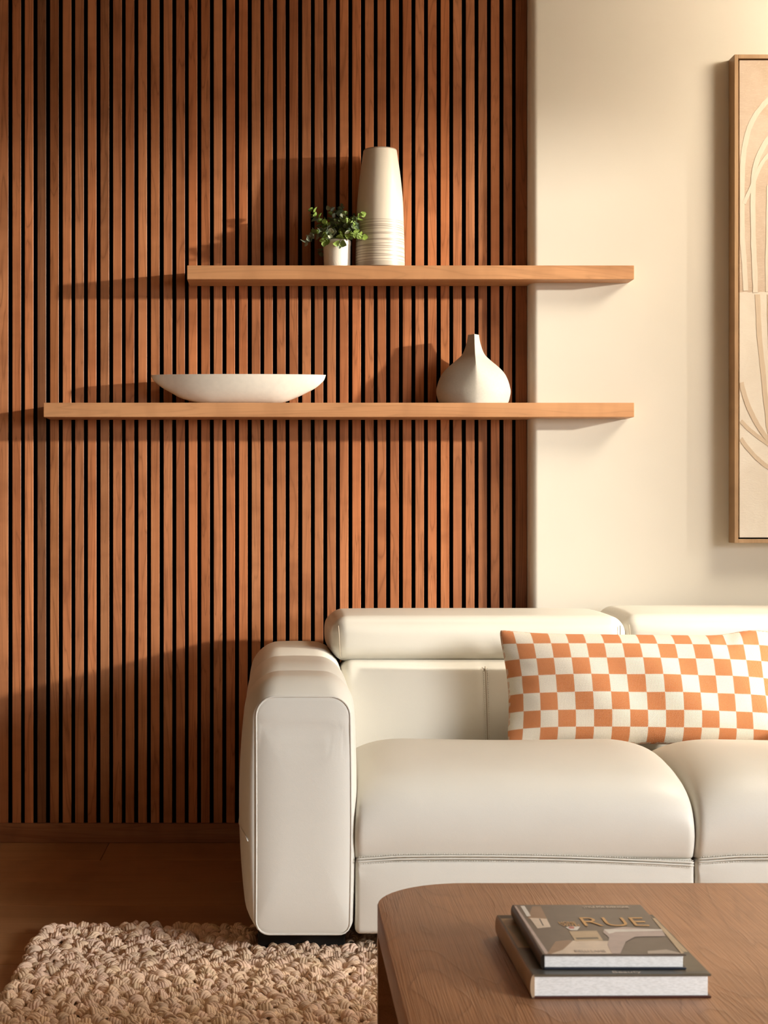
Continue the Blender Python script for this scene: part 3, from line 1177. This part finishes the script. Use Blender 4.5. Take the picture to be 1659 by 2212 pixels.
def seat(x0, x1, dz=0.0):
    prof = [(3.726, 0.243), (3.704, 0.262), (3.690, 0.315), (3.697, 0.370), (3.728, 0.413), (3.79, 0.444), (3.90, 0.464), (4.05, 0.4710), (4.18, 0.455), (4.31, 0.420), (4.42, 0.385),
            (4.445, 0.34), (4.44, 0.27), (4.40, 0.243), (4.1, 0.24), (3.85, 0.24)]
    P0 = spline(np.array(prof), 6, closed=True)
    P0 = resample(P0, 150, closed=True)
    secs = []
    L = x1 - x0
    xs = np.concatenate([np.linspace(0, 0.02, 6), np.linspace(0.02, 0.12, 12)[1:], np.linspace(0.12, L - 0.12, 26)[1:], np.linspace(L - 0.12, L - 0.02, 12)[1:], np.linspace(L - 0.02, L, 6)[1:]])
    for x in xs:
        d = min(x, L - x)
        e1 = max(0, 1 - d / 0.15); crown = 1 - math.sqrt(max(0, 1 - e1 ** 2.2))
        e2 = max(0, 1 - d / 0.020); rnd = 1 - math.sqrt(max(0, 1 - e2 ** 2))
        P = P0.copy()
        up = np.clip((P[:, 1] - 0.245) / 0.22, 0, 1)
        P[:, 1] -= up * (0.060 * crown + 0.010 * rnd)
        c = np.array([4.07, 0.30])
        P[:, 0] += (P[:, 0] < 3.95) * np.clip((3.95 - P[:, 0]) / 0.25, 0, 1) * (0.012 * rnd + 0.008 * crown * up)
        P = c + (P - c) * (1 - 0.015 * rnd)
        P[:, 1] += dz * up
        # soft unevenness of the padding
        wob = 0.0022 * np.sin(9 * x + 1.3 + 6 * P[:, 0]) * up
        P[:, 1] += wob * (1 - rnd)
        secs.append(np.stack([np.full(len(P), x0 + x), P[:, 0], P[:, 1]], 1))
    v, f = loft(secs)
    o = obj('seat_cushion', v, [tuple(q[::-1]) for q in f], M['leather'], sofa, smooth=True)
    # seam cord and stitches along the front bottom edge
    n = 90
    xx = np.linspace(x0 + 0.004, x1 - 0.004, n)
    s = (xx - x0) / L
    sag = -0.010 * np.clip((s - 0.55) / 0.45, 0, 1) ** 2 + 0.003 * np.sin(s * 5.0) - 0.005 * np.clip((0.12 - s) / 0.12, 0, 1)
    for dz_, rad, mt in ((0.002, 0.0022, M['leather2']), (-0.0045, 0.0022, M['leather2'])):
        v, f = tube(np.stack([xx, np.full(n, 3.7035), 0.249 + sag + dz_], 1), rad, 8)
        obj('seam_cord', v, f, mt, o, smooth=True)
    parts = []
    for i, q in enumerate(np.arange(x0 + 0.008, x1 - 0.008, 0.0058)):
        sg = np.interp(q, xx, sag)
        parts.append(tube([(q, 3.7005, 0.2555 + sg), (q + 0.0036, 3.7005, 0.2562 + sg)], 0.0009, 5))
        parts.append(tube([(q, 3.7035, 0.2395 + sg), (q + 0.0036, 3.7035, 0.2395 + sg)], 0.0007, 5))
    v, f = merge(parts)
    st = obj('stitching', v, f, M['leather2'], o, smooth=True)
    tag(st, kind='stuff')
    return o


seat(XA, XB - 0.001)
seat(XB + 0.001, XM, dz=-0.002)


def footrest(x0, x1):
    h = ((x1 - x0) / 2, 0.036, 0.0875)
    V, Fc, U = rbox(((x0 + x1) / 2, 3.745, 0.1575), h, 0.012, (46, 3, 16), 4)
    fr_ = U[:, 1] < -0.5
    V[:, 1] -= fr_ * 0.010 * (1 - U[:, 0] ** 8) * (1 - U[:, 2] ** 2)
    # puckers radiating from the upper corners
    for sx in (-1, 1):
        du = (1 - sx * U[:, 0]) * h[0]; dw = (1 - U[:, 2]) * h[2]
        rad = np.sqrt(du ** 2 + dw ** 2); ang = np.arctan2(dw, du + 1e-6)
        V[:, 1] += fr_ * 0.0016 * np.sin(ang * 13) * np.exp(-(rad / 0.05) ** 2)
    return obj('footrest_panel', V, Fc, M['leather2'], sofa, smooth=True)


footrest(XA + 0.002, XB - 0.001)
footrest(XB + 0.001, XM - 0.002)


def back_cushion(x0, x1):
    h = ((x1 - x0) / 2, 0.085, 0.135)
    V, Fc, U = rbox(((x0 + x1) / 2, 4.565, 0.495), h, 0.035, (60, 3, 22), 6)
    fr_ = np.clip(-U[:, 1], 0, 1)
    V[:, 1] -= fr_ * 0.018 * (1 - U[:, 0] ** 4) * (1 - U[:, 2] ** 2)
    V[:, 1] += (0.495 - V[:, 2]) * -0.22
    xc = 0.586 - 0.178 + x0 + 0.007 * 0
    V[:, 1] += fr_ * 0.004 * np.exp(-((V[:, 0] - xc) / 0.006) ** 2)
    o = obj('back_cushion', V, Fc, M['leather'], sofa, smooth=True)
    zz = np.linspace(0.40, 0.615, 40)
    def yf(z):
        w = (z - 0.495) / h[2]
        u = (xc - (x0 + x1) / 2) / h[0]
        return 4.48 - 0.018 * (1 - u ** 4) * (1 - w ** 2) + (0.495 - z) * -0.22 + 0.003
    v, f = tube(np.stack([np.full(40, xc), [yf(z) for z in zz], zz], 1), 0.0016, 6)
    obj('seam_cord', v, f, M['thread'], o, smooth=True)
    parts = []
    for z in np.arange(0.41, 0.61, 0.006):
        for dx in (-0.0055, 0.0055):
            y_ = yf(z) - 0.0022
            parts.append(tube([(xc + dx, y_, z), (xc + dx, yf(z + 0.0036) - 0.0022, z + 0.0036)], 0.0008, 5))
    v, f = merge(parts)
    st = obj('stitching', v, f, M['leather2'], o, smooth=True); tag(st, kind='stuff')
    return o


back_cushion(0.176, 0.985)
back_cushion(0.988, XM + 0.0)


def headrest(x0, x1, yc, zc, tilt, hh=0.064, hd=0.215):
    h = ((x1 - x0) / 2, hd, hh)
    V, Fc, U = rbox((0, 0, 0), h, 0.048, (60, 8, 6), 8)
    fr_ = np.clip(-U[:, 1], 0, 1); tp = np.clip(U[:, 2], 0, 1)
    V[:, 1] -= fr_ * 0.012 * (1 - U[:, 0] ** 6) * (1 - U[:, 2] ** 2)
    V[:, 2] += tp * 0.008 * (1 - U[:, 0] ** 6) * (1 - U[:, 1] ** 2)
    # pointed ends like a boxed cushion
    en = np.abs(U[:, 0]) > 0.98
    V[:, 0] += np.sign(U[:, 0]) * np.clip(np.abs(U[:, 0]) - 0.95, 0, 1) / 0.05 * 0.010 * (1 - (U[:, 1] - 0.2) ** 2).clip(0) * (1 - U[:, 2] ** 2)
    # crescent creases in the hide
    V[:, 1] += fr_ * 0.0012 * np.sin(70 * (V[:, 0] + 0.5 * V[:, 2])) * np.exp(-((U[:, 0] - 0.1) / 0.22) ** 2) * np.exp(-((U[:, 2] + 0.5) / 0.4) ** 2)
    c, s = math.cos(tilt), math.sin(tilt)
    def place(P):
        P = np.asarray(P, float)
        return np.stack([P[:, 0] + (x0 + x1) / 2, yc + P[:, 1] * c - P[:, 2] * s, zc + P[:, 1] * s + P[:, 2] * c], 1)
    o = obj('headrest', place(V), Fc, M['leather'], sofa, smooth=True)
    for sx in (-1, 1):
        zz = np.linspace(-hh * 0.78, hh * 0.62, 24)
        w = zz / hh
        path = np.stack([np.full(24, sx * (h[0] - 0.024)) + sx * 0.004 * w, -h[1] - 0.0015 - 0.012 * (1 - (0.94) ** 6) * (1 - w ** 2) + np.maximum(0, np.abs(zz) - (hh - 0.048)) ** 2 / 0.048 * 0.62 + 0.0016, zz], 1)
        v, f = tube(place(path), 0.0016, 6)
        obj('seam_cord', v, f, M['thread'], o, smooth=True)
    return o


headrest(0.150, 0.992, 4.745, 0.688, 0.0)
headrest(0.985, XM + 0.03, 4.785, 0.690, 0.02, hh=0.066, hd=0.20)

# frame behind and below
V, Fc, U = rbox((0.967, 4.80, 0.33), (0.785, 0.15, 0.25), 0.03, (20, 4, 8), 4)
obj('back_frame', V, Fc, M['leather2'], sofa, smooth=True)
box('base_frame', 0.185, XM - 0.01, 3.80, 4.75, 0.09, 0.235, M['foot'], sofa, bev=0.004)
box('foot', -0.047, 0.160, 3.795, 3.94, 0.0132, 0.080, M['foot'], sofa, bev=0.003)
box('foot', -0.03, 0.15, 4.66, 4.80, 0.0, 0.080, M['foot'], sofa, bev=0.003)
box('foot', 1.78, 1.985, 3.795, 3.94, 0.0132, 0.080, M['foot'], sofa, bev=0.003)
box('foot', 1.79, 1.97, 4.66, 4.80, 0.0, 0.080, M['foot'], sofa, bev=0.003)

# ------------------------------------------------------------------ checked lumbar pillow
PW, PH, PT = 0.78, 0.335, 0.085
CELL = 0.0478
ns, nt = 110, 56
ss = np.sin(np.linspace(-math.pi / 2, math.pi / 2, ns + 1)) * 0.35 + np.linspace(-1, 1, ns + 1) * 0.65
tt = np.sin(np.linspace(-math.pi / 2, math.pi / 2, nt + 1)) * 0.35 + np.linspace(-1, 1, nt + 1) * 0.65
Sg, Tg = np.meshgrid(ss, tt, indexing='ij')


def pillow_side(sign):
    x = Sg * PW / 2 * (1 - 0.050 * (1 - Tg ** 2) * np.abs(Sg) ** 3)
    z = Tg * PH / 2 * (1 - 0.105 * (1 - Sg ** 6) * np.abs(Tg) ** 2 - 0.0)
    th = PT * ((1 - np.abs(Sg) ** 2.6).clip(0) ** 0.62) * ((1 - np.abs(Tg) ** 2.2).clip(0) ** 0.62)
    wr = 0.004 * np.sin(11 * Sg + 4 * Tg) * (1 - Sg ** 2) * (1 - Tg ** 2)
    # gathers near the upper edge on the right
    wr += 0.010 * np.sin(26 * Sg - 5 * Tg) * np.exp(-((Sg - 0.62) / 0.22) ** 2) * np.exp(-((Tg - 0.86) / 0.16) ** 2)
    wr += 0.006 * np.sin(20 * Tg + 9 * Sg) * np.exp(-((Sg + 0.93) / 0.08) ** 2) * (1 - Tg ** 2)
    z = z + 0.012 * np.exp(-((Sg - 0.78) / 0.16) ** 2) * (Tg > 0) * Tg ** 4
    rc = 1 - 0.030 * (np.abs(Sg) ** 14) * (np.abs(Tg) ** 7)
    x = x * rc; z = z * (1 - 0.055 * (np.abs(Sg) ** 14) * (np.abs(Tg) ** 7))
    y = sign * (th + wr * (th / PT))
    return np.stack([x, y, z], -1).reshape(-1, 3)


lean = math.radians(-17); rollp = math.radians(0.6)
pxc = (1085 - VX) * 4.33 / F + PW / 2 - 0.003
pc = np.array([pxc, 4.340, 0.570])


def pplace(P):
    x, y, z = P[:, 0], P[:, 1], P[:, 2]
    c, s = math.cos(lean), math.sin(lean)
    y2 = y * c - z * s; z2 = y * s + z * c
    c, s = math.cos(rollp), math.sin(rollp)
    x3 = x * c + z2 * s + 0.045 * -z2; z3 = -x * s + z2 * c
    return np.stack([x3, y2, z3], 1) + pc


A = pplace(pillow_side(-1)); B = pplace(pillow_side(1))
nn = (ns + 1) * (nt + 1)
Fc = []
w_ = nt + 1
for i in range(ns):
    for j in range(nt):
        a = i * w_ + j
        Fc.append((a, a + w_, a + w_ + 1, a + 1))
        Fc.append((nn + a, nn + a + 1, nn + a + w_ + 1, nn + a + w_))
pl = obj('lumbar_pillow', np.concatenate([A, B]), Fc, M['check'], smooth=True, origin=(pc[0], pc[1], pc[2] - 0.16))
uv = np.stack([(Sg * PW / 2 + PW / 2) / CELL + 0.12, (PH / 2 - Tg * PH / 2) / CELL + 0.0, np.zeros_like(Sg)], -1).reshape(-1, 3)
uvb = uv.copy(); uvb[:, 0] += 41
att = pl.data.attributes.new('weave', 'FLOAT_VECTOR', 'POINT')
att.data.foreach_set('vector', np.concatenate([uv, uvb]).astype(np.float32).ravel())
bm = bmesh.new(); bm.from_mesh(pl.data)
bmesh.ops.remove_doubles(bm, verts=bm.verts[:], dist=0.0004)
bm.to_mesh(pl.data); bm.free()
tag(pl, 'long woven pillow with rust and cream checks leaning on the sofa back', 'pillow')

# ------------------------------------------------------------------ coffee table
ZT = 0.40
TX0, TX1, TY0, TY1 = 0.1646, 1.45, 1.72, 2.806
tb = empty('coffee_table', ((TX0 + TX1) / 2, (TY0 + TY1) / 2, 0.012))
tag(tb, 'low brown oak coffee table with rounded corners standing on the rug', 'table')


def rrect(x0, x1, y0, y1, r, n=14):
    pts = []
    for cx, cy, a0 in ((x1 - r, y1 - r, 0), (x0 + r, y1 - r, math.pi / 2), (x0 + r, y0 + r, math.pi), (x1 - r, y0 + r, 1.5 * math.pi)):
        for a in np.linspace(a0, a0 + math.pi / 2, n):
            pts.append((cx + r * math.cos(a), cy + r * math.sin(a)))
    return np.array(pts)


RC = 0.165
O = rrect(TX0, TX1, TY0, TY1, RC)
secs = []
for inset, z in ((0.0025, 0.350), (0.0, 0.3525), (0.0, 0.397), (0.0009, 0.3991), (0.003, 0.400)):
    Q = rrect(TX0 + inset, TX1 - inset, TY0 + inset, TY1 - inset, RC - inset)
    secs.append(np.c_[Q, np.full(len(Q), z)])
v, f = loft(secs)
obj('table_top', v, f, M['table'], tb, smooth=True, auto=35)
for (cx, cy, a0) in ((TX0 + RC, TY1 - RC, math.pi / 2), (TX1 - RC, TY1 - RC, 0), (TX0 + RC, TY0 + RC, math.pi), (TX1 - RC, TY0 + RC, 1.5 * math.pi)):
    an = np.linspace(a0 - 0.05, a0 + math.pi / 2 + 0.05, 18)
    outr = [(cx + RC * math.cos(a), cy + RC * math.sin(a)) for a in an]
    inr = [(cx + (RC - 0.045) * math.cos(a), cy + (RC - 0.045) * math.sin(a)) for a in an[::-1]]
    v, f = prism(outr + inr, 0.0132, 0.3495)
    obj('leg', v, f, M['table'], tb, smooth=True, auto=35)
ins = 0.05
parts = [box_vf(TX0 + ins, TX0 + ins + 0.02, TY0 + RC, TY1 - RC, 0.05, 0.3495), box_vf(TX1 - ins - 0.02, TX1 - ins, TY0 + RC, TY1 - RC, 0.05, 0.3495)]
for (v, f) in parts:
    obj('side_panel', v, f, M['table'], tb)
for (v, f) in (box_vf(TX0 + RC, TX1 - RC, TY1 - ins - 0.02, TY1 - ins, 0.05, 0.3495), box_vf(TX0 + RC, TX1 - RC, TY0 + ins, TY0 + ins + 0.02, 0.05, 0.3495)):
    obj('side_panel', v, f, M['table'], tb)

# ------------------------------------------------------------------ books
M['pages'] = None


def page_mat():
    t = NT('page_block')
    v = t.coords((0.2, 0.2, 1))
    n = t.noise(v, 900.0, 2.0)
    col = t.ramp(n, [(0.35, (0.62, 0.615, 0.59)), (0.6, (0.74, 0.735, 0.715))])
    return t.done(col, 0.8, t.bump(n, 0.3, 0.0006), 0.1)


M['pages'] = page_mat()


def print_mat(name, c, rough=0.35):
    t = NT(name)
    v = t.coords()
    n = t.noise(v, 45.0, 4.0)
    return t.done(t.ramp(n, [(0.3, tuple(0.82 * x for x in c)), (0.7, c)]), rough, None, 0.4)


BC = {k: print_mat('print_' + k, c) for k, c in dict(
    black=(0.012, 0.009, 0.007), brown=(0.125, 0.095, 0.072), olive=(0.11, 0.088, 0.058), cream=(0.62, 0.50, 0.38), sand=(0.46, 0.335, 0.20), mauve=(0.42, 0.33, 0.29),
    tan=(0.27, 0.165, 0.10), white=(0.66, 0.62, 0.55), gold=(0.55, 0.29, 0.085), grey=(0.085, 0.08, 0.066), red=(0.45, 0.12, 0.10), maroon=(0.06, 0.016, 0.010), spine=(0.42, 0.29, 0.18), navy=(0.012, 0.017, 0.03), dull=(0.40, 0.33, 0.27), sage=(0.33, 0.30, 0.20)).items()}


def book(label, x0, x1, y0, y1, z0, z1, rot, spine_m, cover_m, edge_m, ct=0.0026):
    c = (x0, y0, z0)
    e = empty('book', c)
    tag(e, label, 'book')
    box('bottom_cover', x0, x1, y0, y1, z0, z0 + ct, edge_m, e, bev=0.0005)
    # the page block has a slightly hollow fore edge and shows its bottom edge to the front
    box('page_block', x0 + 0.003, x1 - 0.004, y0 + 0.0035, y1 - 0.0035, z0 + ct, z1 - ct, M['pages'], e, bev=0.0005)
    box('top_cover', x0, x1, y0, y1, z1 - ct, z1, cover_m, e, bev=0.0007)
    # rounded spine
    zc, hz = (z0 + z1) / 2, (z1 - z0) / 2
    pts = []
    for a in np.linspace(math.pi / 2, 1.5 * math.pi, 12):
        pts.append((x0 + 0.0015 + 0.0045 * math.cos(a), zc + hz * math.sin(a)))
    pts += [(x0 + 0.0015, z0 + 0.0002), (x0 + 0.0028, z0 + 0.0006), (x0 + 0.0028, z1 - 0.0006)]
    v = [(p[0], y0, p[1]) for p in pts] + [(p[0], y1, p[1]) for p in pts]
    n = len(pts)
    f = [tuple(range(n)), tuple(range(n, 2 * n))[::-1]] + [(i, n + i, n + (i + 1) % n, (i + 1) % n) for i in range(n)]
    sp_ = obj('spine', v, f, spine_m, e, smooth=True, auto=40)
    bm = bmesh.new(); bm.from_mesh(sp_.data); bmesh.ops.recalc_face_normals(bm, faces=bm.faces[:]); bm.to_mesh(sp_.data); bm.free()
    e.rotation_euler = (0, 0, rot)
    return e


def prints(name, parent, x0, y0, w, h, z, shapes, lift=0.0002):
    """flat printed patches on a cover; shapes in unit cover coordinates (u right, v up the cover)"""
    mats = []; V = []; Fc = []; mi = []
    for q, (m, pts) in enumerate(shapes):
        if m not in mats: mats.append(m)
        b = len(V)
        V += [(x0 + u * w, y0 + v * h, z + lift + 0.00003 * q) for u, v in pts]
        Fc.append(tuple(range(b, b + len(pts)))); mi.append(mats.index(m))
    o = obj(name, V, Fc, [BC[m] for m in mats], parent)
    for p, k in zip(o.data.polygons, mi): p.material_index = k
    bm = bmesh.new(); bm.from_mesh(o.data)
    for f_ in bm.faces:
        f_.normal_update()
        if f_.normal.z < 0: f_.normal_flip()
    bm.to_mesh(o.data); bm.free()
    return o


def text(s, parent, x, y, z, size, mat, sx=1.0, name='lettering', spacing=1.0, off=0.0):
    cu = bpy.data.curves.new(name, 'FONT')
    cu.body = s; cu.size = size; cu.extrude = 0.00008; cu.align_x = 'LEFT'; cu.space_character = spacing; cu.offset = off
    o = bpy.data.objects.new(name, cu)
    COL.objects.link(o)
    dg = bpy.context.evaluated_depsgraph_get()
    me = bpy.data.meshes.new_from_object(o.evaluated_get(dg))
    bpy.data.objects.remove(o); bpy.data.curves.remove(cu)
    me.materials.clear(); me.materials.append(mat)
    t = bpy.data.objects.new(name, me)
    COL.objects.link(t); t.parent = parent
    t.location = Vector((x, y, z)) - Vector(parent.location)
    t.scale = (sx, 1, 1)
    return t


LB = (0.340, 0.5795, 2.135, 2.452, ZT + 0.0004, ZT + 0.0324)
lb = book('larger hardback book with a cream spine lying on the coffee table', *LB, 0.012, BC['spine'], BC['olive'], BC['maroon'])
w_, h_ = LB[1] - LB[0], LB[3] - LB[2]
prints('cover_picture', lb, LB[0], LB[2], w_, h_, LB[5], [
    ('grey', [(0.01, 0.01), (0.99, 0.01), (0.99, 0.32), (0.01, 0.40)]),
    ('sand', [(0.01, 0.42), (0.99, 0.34), (0.99, 0.93), (0.01, 0.93)]),
    ('sage', [(0.05, 0.44), (0.14, 0.43), (0.12, 0.72), (0.07, 0.80), (0.02, 0.80)]),
    ('tan', [(0.14, 0.46), (0.16, 0.46), (0.15, 0.80), (0.08, 0.86), (0.07, 0.85), (0.13, 0.78)]),
    ('olive', [(0.80, 0.02), (0.99, 0.05), (0.99, 0.30), (0.86, 0.26)]),
    ('black', [(0.01, 0.93), (0.99, 0.93), (0.99, 0.99), (0.01, 0.99)]),
    ('white', [(0.085, 0.90), (0.095, 0.90), (0.10, 0.97), (0.09, 0.97)]),
])
text('Beauty', lb, LB[0] + 0.108, LB[2] + 0.006, LB[5] + 0.0006, 0.0125, BC['cream'], sx=1.15)

UB = (0.3570, 0.5510, 2.157, 2.430, LB[5] + 0.0008, LB[5] + 0.0212)
ub = book('smaller dark hardback book on top with gold RUE lettering on its cover', *UB, 0.0, BC['black'], BC['brown'], BC['navy'], ct=0.0022)
w_, h_ = UB[1] - UB[0], UB[3] - UB[2]
zt = UB[5]


def upx(x, y):
    """pixel on the upper book's cover -> unit coordinates"""
    h = CH - zt
    Y = F * h / (y - VY)
    X = (x - VX) * Y / F
    return ((X - UB[0]) / w_, (Y - UB[2]) / h_)


def P_(*pts):
    out = []
    for x, y in pts:
        u, v = upx(x, y)
        out.append((min(max(u, 0.004), 0.996), min(max(v, 0.004), 0.996)))
    return out


prints('cover_picture', ub, UB[0], UB[2], w_, h_, zt, [
    ('mauve', P_((1108, 1958), (1115, 1957), (1190, 2067), (1181, 2067))),
    ('tan', P_((1150, 1958), (1168, 1958), (1182, 1986), (1140, 1985))),
    ('white', P_((1124, 1957), (1133, 1957), (1147, 1979), (1138, 1980))),
    ('cream', P_((1144, 1983), (1181, 1985), (1190, 2003), (1161, 2006))),
    ('grey', P_((1164, 1985), (1167, 1985), (1175, 2000), (1172, 2000))),
    ('tan', P_((1200, 2034), (1228, 2031), (1244, 2034), (1222, 2068), (1186, 2068))),
    ('cream', P_((1238, 2032), (1318, 2033), (1330, 2068), (1194, 2068), (1216, 2052))),
    ('sand', P_((1229, 2012), (1289, 2011), (1303, 2032), (1243, 2034))),
    ('olive', P_((1243, 2026), (1291, 2025), (1294, 2029), (1246, 2030))),
    ('white', P_((1222, 2004), (1232, 2001), (1254, 2002), (1247, 2010), (1232, 2010))),
    ('red', P_((1227, 2004), (1232, 2001), (1241, 2003), (1240, 2007), (1231, 2007))),
    ('mauve', P_((1304, 2010), (1345, 2003), (1430, 2009), (1438, 2023), (1372, 2024), (1352, 2035), (1345, 2068), (1328, 2068), (1312, 2042), (1316, 2026), (1303, 2015))),
    ('white', P_((1304, 2008), (1432, 2008), (1434, 2011), (1330, 2014), (1316, 2018))),
    ('dull', P_((1399, 2055), (1440, 2052), (1472, 2060), (1478, 2068), (1405, 2068))),
    ('sand', P_((1402, 1975), (1408, 1974), (1446, 2022), (1478, 2060), (1474, 2063), (1432, 2012))),
])
zl = zt + 0.0009


def place_text(s, x, y, h_px, w_px, mat, off=0.0, spacing=1.0):
    """put lettering with its lower left corner at a cover point, h_px high and w_px wide in the picture"""
    h = CH - zl
    Y0 = F * h / (y - VY); Y1 = F * h / (y - h_px - VY)
    X = (x - VX) * Y0 / F
    size = (Y1 - Y0) / 0.70
    t = text(s, ub, X, Y0, zl, size, mat, off=off, spacing=spacing)
    wdt = max(v.co.x for v in t.data.vertices) - min(v.co.x for v in t.data.vertices)
    t.scale = ((w_px * (Y0 + Y1) / 2 / F) / wdt, 1, 1)
    return t


place_text('RUE', 1257, 2000, 19, 138, BC['gold'], off=-0.0007)
place_text('HOME', 1208, 1996, 5.5, 36, BC['gold'])
place_text('WITH', 1215, 2001, 5, 38, BC['gold'])
place_text('STYLE FOR EVERYONE', 1260, 1961, 3.6, 99, BC['cream'])
place_text('KELLI LAMB', 1243, 2057, 5, 66, BC['dull'])

# ------------------------------------------------------------------ assumed unseen pendant lamp to the right, added to warm the upper wall
LX, LY = 2.3, 4.1
t = NT('assumed_lamp_glow')
t.b.inputs['Emission Color'].default_value = (1.0, 0.88, 0.70, 1)
t.b.inputs['Emission Strength'].default_value = 42.0  # glow of the assumed lamp, added to brighten the upper wall
M['shade'] = t.done((0.8, 0.7, 0.55), 0.9)
M['brass'] = plain('brushed_brass', (0.55, 0.36, 0.14), 0.35, 0.5, Metallic=1.0)
lp = empty('assumed_pendant_lamp', (LX, LY, ZC))
tag(lp, 'assumed glowing linen drum pendant lamp, unseen, added to light the wall beside the painting', 'lamp')
v, f = lathe([(0.055, ZC - 0.02), (0.06, ZC - 0.0005)], 32, (LX, LY, 0))
obj('ceiling_cap', v, f, M['brass'], lp, smooth=True, auto=35)
v, f = lathe([(0.004, ZC - 0.206), (0.004, ZC - 0.02)], 10, (LX, LY, 0))
obj('cord', v, f, M['foot'], lp, smooth=True, auto=35)
v, f = lathe([(0.31, 2.50), (0.29, 2.74), (0.005, 2.745)], 48, (LX, LY, 0))
obj('assumed_lamp_shade', v, f, M['shade'], lp, smooth=True, auto=35)
